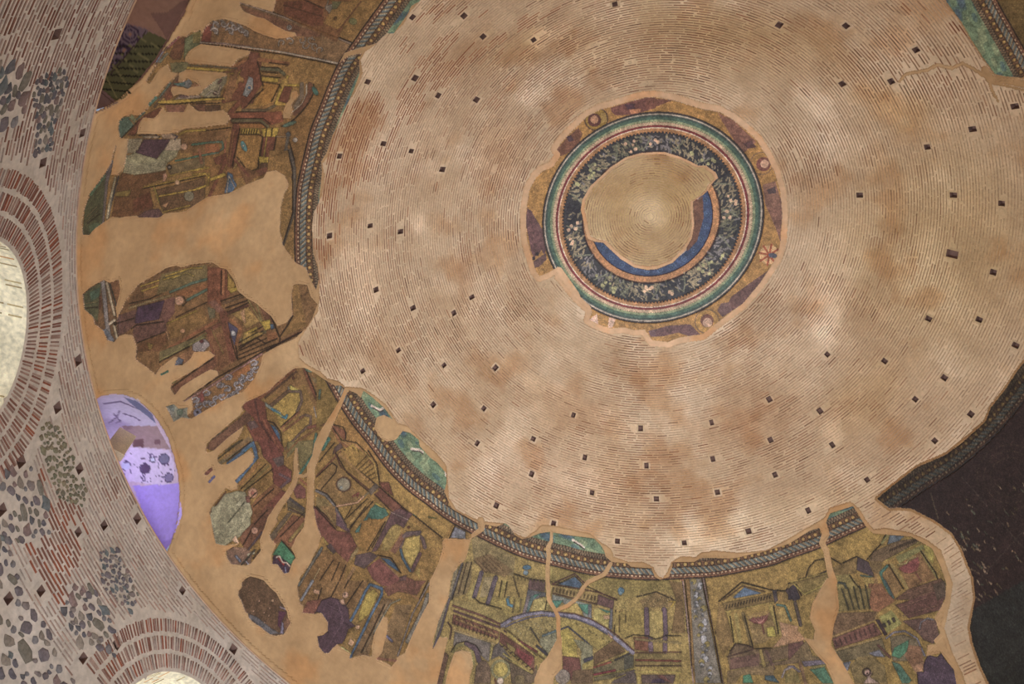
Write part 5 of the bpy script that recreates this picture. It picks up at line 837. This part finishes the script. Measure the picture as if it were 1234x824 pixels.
# hole boxes: five inner faces running into the masonry
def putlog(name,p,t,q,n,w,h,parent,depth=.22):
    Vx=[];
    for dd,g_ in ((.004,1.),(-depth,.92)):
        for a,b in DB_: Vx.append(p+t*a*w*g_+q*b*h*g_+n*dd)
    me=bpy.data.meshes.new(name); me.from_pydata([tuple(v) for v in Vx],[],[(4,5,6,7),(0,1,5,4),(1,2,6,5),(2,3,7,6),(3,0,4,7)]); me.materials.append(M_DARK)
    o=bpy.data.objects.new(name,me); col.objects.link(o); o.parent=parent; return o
dv=[];df=[]
for (s,az,w,h) in holes:
    p,t,q,n=dome_frame(s,az)
    if w>.05 and h>.06:
        putlog('putlog_hole',p,t,q,n,w,h,ceil_o,depth=.17); k=len(dv)
        for (ww,hh,o_) in ((w+.11,h+.11,-.002),(w,h,.004)):
            for a_,b_ in DB_: dv.append(p+t*a_*ww+q*b_*hh+n*o_)
        df+=[(k,k+1,k+5,k+4),(k+1,k+2,k+6,k+5),(k+2,k+3,k+7,k+6),(k+3,k,k+4,k+7)]
    else: putlog('putlog_slot',p+n*.012,t,q,n,w,h,ceil_o,depth=.02)
dv=np.array(dv); cdv=np.clip(lin(np.array(BRK)/255*tone_at(dv))*GAIN,0,.95)
mesh_np('hole_surrounds',dv,df,M_MORT,cdv,ceil_o)['kind']='stuff'
# ================================================================ the round wall
RW=R0-.03
ARCH=[-22.5+45*k for k in range(8)]; AZC,AR,AR2=-3.3,1.70,2.84
def arch_sd(s,z):   # signed distance to the bay opening, s = arc metres from its axis
    return np.where(z>AZC,np.hypot(s,z-AZC)-AR,np.abs(s)-AR)
def wall_pt(az,z,off=0.): return np.stack([(RW-off)*np.cos(az),(RW-off)*np.sin(az),z+ZL],-1)
na=800; az_=np.linspace(0,2*math.pi,na+1); zz_=np.concatenate([np.arange(0,-6.01,-.09),np.linspace(-6.3,-ZL,22)])
A_,Z_=np.meshgrid(az_,zz_); near=np.zeros_like(A_)+1e9; 
rel=((np.degrees(A_)+22.5+22.5)%45-22.5); S_=np.radians(rel)*RW; sd=arch_sd(S_,Z_)
sn=np.abs(sd)<.06
gx=np.where(Z_>AZC,S_/np.maximum(.01,np.hypot(S_,Z_-AZC)),np.sign(S_)); gz=np.where(Z_>AZC,(Z_-AZC)/np.maximum(.01,np.hypot(S_,Z_-AZC)),0)
A2=A_-np.where(sn,sd*gx,0)/RW; Z2=Z_-np.where(sn,sd*gz,0)
Pw=wall_pt(A2,Z2); Zc=(Z_[1:,1:]+Z_[:-1,:-1])/2; Sc=(S_[1:,1:]+S_[:-1,:-1])/2; bad=np.abs(S_[1:,1:]-S_[:-1,:-1])>1
mc=(sd[1:,1:]+sd[:-1,:-1]+sd[1:,:-1]+sd[:-1,1:])/4>.0
WH=[(68,41),(99,160),(51.5,196),(94,434),(69,491),(25,556),(95.5,564.5),(165,624.5),(126,633),(94,641),(2,614),(49,712),(10,721),(141,775),(100,793),(219.5,711.5),(281,782)]
def wall_hit(x,y):
    d=ray_dir(np.array(float(x)),np.array(float(y))); a=d[0]**2+d[1]**2; b=d[0]*CAMC[0]+d[1]*CAMC[1]; c=CAMC[0]**2+CAMC[1]**2-RW**2; t=(-b+math.sqrt(b*b-a*c))/a; q=CAMC+d*t; return math.atan2(q[1],q[0]),q[2]-ZL
whs=[wall_hit(*h) for h in WH]
Ac=(A_[1:,1:]+A_[:-1,:-1])/2
for (ha,hz) in whs: mc&=~((np.abs((Ac-ha+math.pi)%(2*math.pi)-math.pi)*RW<.12)&(np.abs(Zc-hz)<.12))
jj,ii=np.nonzero(mc); nvw=na+1; Fw=np.stack([jj*nvw+ii,jj*nvw+ii+1,(jj+1)*nvw+ii+1,(jj+1)*nvw+ii],-1)
Pw=Pw.reshape(-1,3); nW=fbm(Pw,.5,71); nW2=fbm(Pw,2.5,75); WC=np.array([176,162,150])/255
cw=np.clip(lin(WC*(1+(nW-.5)[:,None]*np.array([.16,.2,.26])+(nW2-.5)[:,None]*np.array([.14,.15,.17])))*GAIN,0,.95)
wall=mesh_np('wall_round',Pw,Fw,M_WALL,cw); wall['kind']='structure'
# ledge lip that carries the dome
th=np.linspace(0,2*math.pi,361); prof=[(RW,-.03),(RW-.012,-.025),(RW-.012,.0),(RW+.03,.012),(R0+.3,.014),(R0+.3,-.06)]
Vl=np.array([[r*math.cos(a),r*math.sin(a),ZL+z] for a in th for r,z in prof]); Fl=[[i*6+k,i*6+k+1,(i+1)*6+k+1,(i+1)*6+k] for i in range(360) for k in range(5)]
led=mesh_np('trim_1',Vl,Fl,M_PLAS,np.tile(lin(np.array([176,142,116])/255)*GAIN,(len(Vl),1))); led['kind']='structure'
# masonry regions, surveyed outlines -> arc metres and height
def regs(polys):
    out=[]
    for p in polys: out.append(np.array([wall_hit(*q) for q in p]))
    return out
def inreg(az,z,R):
    m=np.zeros(len(az),bool)
    for p in R:
        k=np.zeros(len(az),bool)
        for a in range(len(p)):
            x1,y1=p[a]; x2,y2=p[(a+1)%len(p)]
            if y1==y2: continue
            k^=((y1>z)!=(y2>z))&(az<(x2-x1)*(z-y1)/(y2-y1)+x1)
        m|=k
    return m
RUB=regs([[(-20,80),(18,74),(32,95),(30,130),(18,156),(-20,158)],[(44,95),(76,82),(82,100),(66,150),(60,190),(40,190),(44,150),(38,110)],[(52,508),(70,510),(88,548),(106,590),(98,610),(72,600),(54,560),(48,520)],
 [(-20,566),(40,562),(56,606),(60,640),(48,652),(-20,655)],[(-20,650),(8,650),(26,712),(10,722),(-20,722)],[(-20,722),(10,722),(26,708),(48,742),(90,824),(100,850),(-20,850)],[(84,708),(112,705),(142,765),(138,790),(96,780),(74,738)],[(120,664),(142,662),(166,716),(158,740),(124,706)]])
STRONG=regs([[(58,606),(90,600),(108,640),(80,720),(60,730),(30,660)],[(40,560),(52,566),(56,600),(44,606)]])
def wall_tone(P_): return WC
Bz=[];Ba=[];Bl=[]
z=-.07
while z>-7.4:
    n=int((math.radians(145))*RW/.30); a=math.radians(-112)+(np.arange(n)+rs.rand()+rs.uniform(-.1,.1,n))*.30/RW
    Ba.append(a); Bz.append(np.full(n,z)+rs.uniform(-.006,.006,n)+.01*np.sin(a*20)); Bl.append(.15*rs.uniform(.8,1.02,n)); z-=.088+rs.uniform(-.004,.004)
Ba=np.concatenate(Ba);Bz=np.concatenate(Bz);Bl=np.concatenate(Bl)
def rel_s(a): return np.radians((np.degrees(a)+45)%45-22.5)*RW
sa=rel_s(Ba); da=np.where(Bz>AZC,np.hypot(sa,Bz-AZC),np.abs(sa))
keep=(da>AR2+.16)&~inreg(Ba,Bz,RUB)
for (ha,hz) in whs: keep&=~((np.abs(Ba-ha)*RW<.10+Bl)&(np.abs(Bz-hz)<.12))
Pb=wall_pt(Ba,Bz); xx,yy,ok=to_px(Pb); keep&=ok&(xx>-330)&(xx<620)&(yy>-330)&(yy<1150)
st=inreg(Ba,Bz,STRONG); v=np.clip((fbm(Pb,.8,81)-.30)*1.7,0,1)*(.3+.7*rs.rand(len(Ba))); v=np.where(st,.85+.15*rs.rand(len(Ba)),v*.8+.12+.1*rs.rand(len(Ba))); keep&=v>.17
def wall_items(a,z,rot,hx,hy,vis,names,parent,nind):
    P_=wall_pt(a,z); t0=np.stack([-np.sin(a),np.cos(a),0*a],-1); u0=np.tile([0,0,1.],(len(a),1)); T=t0*np.cos(rot)[:,None]+u0*np.sin(rot)[:,None]; Q=-t0*np.sin(rot)[:,None]+u0*np.cos(rot)[:,None]; Nn=-np.stack([np.cos(a),np.sin(a),0*a],-1)
    r1=np.array([124,78,64])/255; r2=np.array([112,92,86])/255; rr=rs.rand(len(a),1); bc=(r1*rr+r2*(1-rr))*(1+rs.uniform(-.15,.15,(len(a),1))); k=np.clip(.18+.82*vis,0,1)[:,None]; c=np.clip(lin(WC*(1-k)+bc*k)*GAIN,0,.95)
    x,y,_=to_px(P_); dist=np.linalg.norm(P_-CAMC,axis=1)+np.where((x<3)|(x>1230)|(y<3)|(y>821),99,0)-vis*4; top=np.argsort(dist)[:nind]; rest=np.ones(len(a),bool); rest[top]=False
    o=boxes(names[1],(P_-Nn*.01)[rest],T[rest],Q[rest],Nn[rest],hx[rest],hy[rest],np.full(rest.sum(),.022),c[rest],M_BRK,parent); o['kind']='stuff'
    us=[unit_brick(names[0],tuple(lin(np.array(q)/255)*GAIN),.14,.02,.012,M_BRK) for q in ((130,76,58),(116,78,66),(136,108,96),(148,122,110),(126,98,88))]
    for n_,q_ in enumerate(top):
        m=us[int(rs.rand()*2.2) if vis[q_]>.7 else 1+int(rs.rand()*3.99)]; place(m,names[0],P_[q_],T[q_],Q[q_],Nn[q_],parent,sx=hx[q_]/.14,sy=hy[q_]/.02)
a,z,l,vv=Ba[keep],Bz[keep],Bl[keep],v[keep]
wall_items(a,z,np.zeros(len(a)),l,np.where(vv>.6,.021,.0145),vv,('brick','brickwork'),wall,300)
# arch rings of the bays
a=[];z=[];ro=[];hx=[];vv=[]
for ax in (-22.5,-67.5,-112.5,22.5):
    for (r0_,r1_) in ((1.75,2.07),(2.13,2.44),(2.50,2.81)):
        n=int(math.pi*r0_/.068)
        for k in range(n+1):
            t=math.pi*k/n+rs.uniform(-.008,.008); rm=(r0_+r1_)/2; a.append(math.radians(ax)+rm*math.cos(t)/RW); z.append(AZC+rm*math.sin(t)); ro.append(t); hx.append((r1_-r0_)/2*rs.uniform(.8,1.)); vv.append(rs.uniform(.45,1.))
        for k in range(14):
            for sgn in (-1,1): pass
a,z,ro,hx,vv=map(np.array,(a,z,ro,hx,vv)); P_=wall_pt(a,z); x,y,ok=to_px(P_); vv*=np.clip(.35+fbm(P_,1.5,91)*1.1,0,1); kk=ok&(x>-330)&(x<620)&(y>-330)&(y<1150)&(vv>.25); a,z,ro,hx,vv=[q[kk] for q in (a,z,ro,hx,vv)]
wall_items(a,z,ro,hx,np.full(len(a),.0185),vv,('arch_brick','arch_brickwork'),wall,300)
# rubble stones
def stone_mesh(seed,c):
    rs_=np.random.RandomState(seed); n=8; rr=1+rs_.uniform(-.42,.25,n); V=[]; 
    for lv,(sc_,h) in enumerate(((1.,-.02),(1.,.012),(.72,.03))):
        for k in range(n): t=2*math.pi*k/n; V.append((rr[k]*math.cos(t)*sc_,rr[k]*math.sin(t)*sc_,h))
    V.append((0,0,.036)); F=[(k,(k+1)%n,n+(k+1)%n,n+k) for k in range(n)]+[(n+k,n+(k+1)%n,2*n+(k+1)%n,2*n+k) for k in range(n)]+[(2*n+k,2*n+(k+1)%n,3*n) for k in range(n)]
    me=bpy.data.meshes.new('stone'); me.from_pydata(V,[],F); at=me.color_attributes.new('Col','FLOAT_COLOR','POINT'); at.data.foreach_set('color',np.tile([*(lin(np.array(c)/255)*GAIN),1.],len(V)).astype(np.float32)); me.materials.append(M_STONE); return me
SM=[stone_mesh(s,c) for s,c in enumerate(((104,94,96),(92,86,90),(114,102,98),(108,100,90),(96,98,98),(116,96,92),(86,82,84),(124,112,102),(100,90,92),(110,104,104)))]
SMg=[stone_mesh(40+s,c) for s,c in enumerate(((112,104,84),(98,94,76),(120,108,88),(104,96,82)))]
sts=[]
FR(0,0,1)
for ri,Rg in enumerate(RUB):
    a0,a1=Rg[:,0].min(),Rg[:,0].max(); z0,z1=Rg[:,1].min(),Rg[:,1].max(); small=ri in (1,2,7)
    got=[]
    for k in range(1500 if not small else 2500):
        sz=rs.uniform(.07,.19)*(.55 if small else 1)*(1.5 if rs.rand()<.12 else 1); aa=rs.uniform(a0,a1); zz=rs.uniform(z0,z1)
        if not inreg(np.array([aa]),np.array([zz]),[Rg])[0]: continue
        asp=rs.uniform(.45,.8); 
        if all(((aa-g[0])*RW/(sz+g[2]))**2+((zz-g[1])/(sz*asp+g[2]*g[3]))**2>(.80 if ri!=6 else .6) for g in got): got.append((aa,zz,sz,asp))
    for g in got: sts.append((*g,ri))
hand=[((12,612),.2,.6),((52,612),.12,.9)]
cand=[]
for s_ in sts:
    p=wall_pt(np.array(s_[0]),np.array(s_[1])); x,y,ok=to_px(p)
    if ok and -20<x<420 and -20<y<845 and min(np.hypot((s_[0]-h[0])*RW,s_[1]-h[1]) for h in whs)>.17+s_[2]*.5: cand.append((s_[2]-(1 if (x<2 or y>822 or y<2) else 0),s_,p))
cand.sort(key=lambda c:-c[0])
smallV=[];smallF=[];smallC=[];nv=0
for n_,(kk,s_,p) in enumerate(cand):
    aa=s_[0]; tl=rs.uniform(-.5,.25); t0=np.array([-math.sin(aa),math.cos(aa),0]); u0=np.array([0,0,1.]); t=t0*math.cos(tl)+u0*math.sin(tl); q=-t0*math.sin(tl)+u0*math.cos(tl); nn=-np.array([math.cos(aa),math.sin(aa),0])
    me=(SMg if s_[4]==2 else SM)[rs.randint(4 if s_[4]==2 else 10)]
    sx,sy=s_[2]*.92,s_[2]*s_[3]*.92
    if n_<300: place(me,'stone',p,t,q,nn,wall,sx=sx,sy=sy)
    else:
        c=np.array(me.color_attributes['Col'].data[0].color[:3])
        for v_ in me.vertices: smallV.append(p+t*v_.co.x*sx+q*v_.co.y*sy+nn*v_.co.z); smallC.append(c)
        for f in me.polygons:
            ix=[nv+i for i in f.vertices]; smallF.append(ix if len(ix)==4 else ix+[ix[2]])
        nv+=len(me.vertices)
if smallV:
    q4=[f for f in smallF if f[3]!=f[2]]; t3=[f[:3] for f in smallF if f[3]==f[2]]
    o=mesh_np('small_stones',np.array(smallV),q4,M_STONE,np.array(smallC),wall,tri=t3); o['kind']='stuff'
cv=[];cf=[]
for (ha,hz) in whs:
    w=rs.uniform(.075,.10); h=w*1.1; T_=np.array([-math.sin(ha),math.cos(ha),0]); nn=-np.array([math.cos(ha),math.sin(ha),0]); p=wall_pt(np.array(ha),np.array(hz),.004); k=len(cv)
    for (ww,hh,o_) in ((.24,.24,-.004),(w,h,0.)):
        for a_,b_ in DB_: cv.append(p+T_*a_*ww+np.array([0,0,b_*hh])+nn*o_)
    cf+=[(k,k+1,k+5,k+4),(k+1,k+2,k+6,k+5),(k+2,k+3,k+7,k+6),(k+3,k,k+4,k+7)]
    putlog('putlog_hole',p,T_,np.array([0,0,1.]),nn,w,h,wall,depth=.25)
mesh_np('hole_surrounds',np.array(cv),cf,M_WALL,np.tile(lin(WC)*GAIN,(len(cv),1)),wall)['kind']='stuff'
# bays: barrel vaults and jambs, daylight at their far ends
M_VAULT=mat('bay_vault_lime',.9,1.5,.16,20,.6,.03,n2=11,n2amt=.22)
def bay(ax):
    a=math.radians(ax); ex=np.array([math.cos(a),math.sin(a),0]); et=np.array([-math.sin(a),math.cos(a),0]); pts=[(-AR,-ZL)]+[(-AR,AZC-.01)]+[(AR*math.cos(t),AZC+AR*math.sin(t)) for t in np.linspace(math.pi,0,33)[1:-1]]+[(AR,AZC-.01),(AR,-ZL)]
    V=[];C_=[];nd=24
    for d in range(nd+1):
        for s,z in pts:
            r0=math.sqrt(RW*RW-s*s); rr=r0+(RW+4.6-r0)*d/nd; p=ex*rr+et*s; V.append((p[0],p[1],z+ZL)); C_.append((.80,.70,.52))
    n=len(pts); F=[(d*n+k,d*n+k+1,(d+1)*n+k+1,(d+1)*n+k) for d in range(nd) for k in range(n-1)]
    return mesh_np('bay_vault',np.array(V),F,M_VAULT,np.array(C_),wall)
for ax in ARCH: bay(ax)
rv=[];rf=[]
for ax in ARCH:
    pr=[(-1,-6.)]+[(-1,-3.3)]+[(math.cos(t),math.sin(t)) for t in np.linspace(math.pi,0,49)[1:-1]]+[(1,-3.3),(1,-6.)]; k0=len(rv)
    for q in pr:
        for rr,of in ((AR-.01,.006),(AR+.11,.005)):
            if q[1]<-3: s_,z_=q[0]*rr,q[1]
            else: s_,z_=q[0]*rr,AZC+q[1]*rr
            rv.append(wall_pt(np.array(math.radians(ax)+s_/RW),np.array(z_),of))
    rf+=[(k0+2*k,k0+2*k+1,k0+2*k+3,k0+2*k+2) for k in range(len(pr)-1)]
mesh_np('arch_rim',np.array(rv),rf,M_WALL,np.tile(lin(WC)*GAIN,(len(rv),1)),wall)['kind']='stuff'

# brick lines in the vault of the visible bay
Vc_=[]
rs=np.random.RandomState(77)
for ax in (-22.5,-67.5):
    a=math.radians(ax); ex=np.array([math.cos(a),math.sin(a),0]); et=np.array([-math.sin(a),math.cos(a),0])
    Cn=[];Tn=[];Qn=[];Nv=[];hx_=[];cc=[]
    n=56
    for k in range(n):
        t=math.pi*(k+.5)/n; sx=AR*math.cos(t); zz=AZC+AR*math.sin(t); nrm=-(et*math.cos(t)+np.array([0,0,1.])*math.sin(t)); tt=et*(-math.sin(t))+np.array([0,0,1.])*math.cos(t)
        d=math.sqrt(RW*RW-sx*sx)+.2
        while d<RW+4.4:
            l=rs.uniform(.10,.17)
            if rs.rand()<.35: Cn.append(ex*d+et*sx+np.array([0,0,zz+ZL])); Tn.append(ex);Qn.append(tt);Nv.append(nrm);hx_.append(l);cc.append(lin(np.array([(186,140,92),(170,150,112),(150,130,96)][rs.randint(3)])/255)*1.3)
            d+=.36
    Cn=np.array(Cn);Nv=np.array(Nv); o=boxes('vault_brickwork',Cn-Nv*.01,np.array(Tn),np.array(Qn),Nv,np.array(hx_),np.full(len(Cn),.016),np.full(len(Cn),.018),np.array(cc),M_BRK,wall); o['kind']='stuff'
# floor
nf=96; Vf=[(0,0,0)]+[((R0+5)*math.cos(2*math.pi*k/nf),(R0+5)*math.sin(2*math.pi*k/nf),0) for k in range(nf)]
M_FLOOR=mat('floor_slab',.7,1.2,.1,20,.2,.01,attr=False,base=(.42,.39,.35)); fl=mesh_np('floor',np.array(Vf),[],M_FLOOR,None,tri=[(0,1+k,1+(k+1)%nf) for k in range(nf)]); fl['kind']='structure'
# ================================================================ window embrasures in the dome foot
M_EMB=mat('embrasure_lime',.9,2.,.06,20,.35,.012,n2=12,n2amt=.08)
def embrasure(name,outl,depth,win):
    pts=np.array([q for q in outl],float); q=dome_hit(pts[:,0],pts[:,1]); az=np.arctan2(q[:,1],q[:,0]); z=q[:,2]; r=np.hypot(q[:,0],q[:,1])
    keep_=z>.03; az,z,r=az[keep_],z[keep_],r[keep_]
    # order by azimuth, foot points at both ends
    o=np.argsort(az); az,z,r=az[o],z[o],r[o]; az=np.concatenate([[az[0]-.001],az,[az[-1]+.001]]); z=np.concatenate([[-.01],z,[-.01]]); r=np.concatenate([[R0],r,[R0]])
    # dense
    t=np.linspace(0,len(az)-1,len(az)*11); k0=np.arange(len(az)); az=np.interp(t,k0,az); z=np.interp(t,k0,z); r=np.interp(t,k0,r); am=(az[0]+az[-1])/2
    az=am+(az-am)*1.008; z=np.where(z>0,z*1.012+.01,z)
    ex=np.array([math.cos(am),math.sin(am),0]); base=np.stack([r*np.cos(az),r*np.sin(az),z+ZL],-1); nd=120; V=[]
    for d in range(nd+1): V.append(base+ex*(depth*(d/nd)**1.9)+np.array([0,0,-.0])*d)
    V=np.concatenate(V); n=len(base); F=np.array([(d*n+k,d*n+k+1,(d+1)*n+k+1,(d+1)*n+k) for d in range(nd) for k in range(n-1)])
    i,j,inn=samp(V); c=np.clip(lin(COL[j,i].astype(float))*GAIN*win,0,.95)
    root=empty(name,tuple(base.mean(0))); root['kind']='structure'
    def par(o): o.parent=root; o.matrix_parent_inverse=Matrix.Translation(root.location).inverted(); return o
    par(mesh_np('embrasure',V,F,M_EMB,c)); e=V[-n:]; ctr=e.mean(0); Ve=np.concatenate([[ctr],e]); par(mesh_np('back_wall',Ve,[],M_EMB,np.concatenate([c[-n:].mean(0)[None],c[-n:]]),tri=[(0,k+1,k+2) for k in range(n-1)]+[(0,n,1)]))
    aw=np.linspace(az[0],az[-1],24); s0=np.stack([R0*np.cos(aw),R0*np.sin(aw),0*aw+ZL-.012],-1); s1=s0+ex*depth
    par(mesh_np('sill',np.concatenate([s0,s1]),[(k,k+1,25+k,24+k) for k in range(23)],M_EMB,np.tile([.5,.42,.36],(48,1))))
    return root,par,ex
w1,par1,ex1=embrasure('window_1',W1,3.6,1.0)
w2,par2,ex2=embrasure('window_2',W2,3.6,1.5)

def ray_at_r(x,y,r):
    d=ray_dir(np.array(float(x)),np.array(float(y))); a=d[0]**2+d[1]**2; bb=d[0]*CAMC[0]+d[1]*CAMC[1]; c=CAMC[0]**2+CAMC[1]**2-r*r; return CAMC+d*((-bb+math.sqrt(bb*bb-a*c))/a)
E_=ray_at_r(152.5,523,R0+.34); S__=ray_at_r(133,550,R0+.22); ax_=(E_-S__)/np.linalg.norm(E_-S__); vd=(E_-CAMC)/np.linalg.norm(E_-CAMC); wdv=np.cross(ax_,vd); wdv/=np.linalg.norm(wdv); dp=np.cross(wdv,ax_)
S__=E_-ax_*.80
bv=[tuple(S__+wdv*a*.215+dp*b_*.09) for a,b_ in DB_]+[tuple(E_+wdv*a*.205+dp*b_*.09) for a,b_ in DB_]
bc_=np.tile(np.minimum(lin(np.array([206,188,156])/255)*GAIN,.9),(8,1)); M_WOOD=mat('old_beam_wood',.8,3,.12,60,.5,.01,n2=50,n2amt=.2)
bm=mesh_np('window_beam',np.array(bv),[(0,1,2,3),(4,5,6,7),(0,1,5,4),(1,2,6,5),(2,3,7,6),(3,0,4,7)],M_WOOD,bc_); md=bm.modifiers.new('bevel','BEVEL'); md.width=.015; par1(bm)
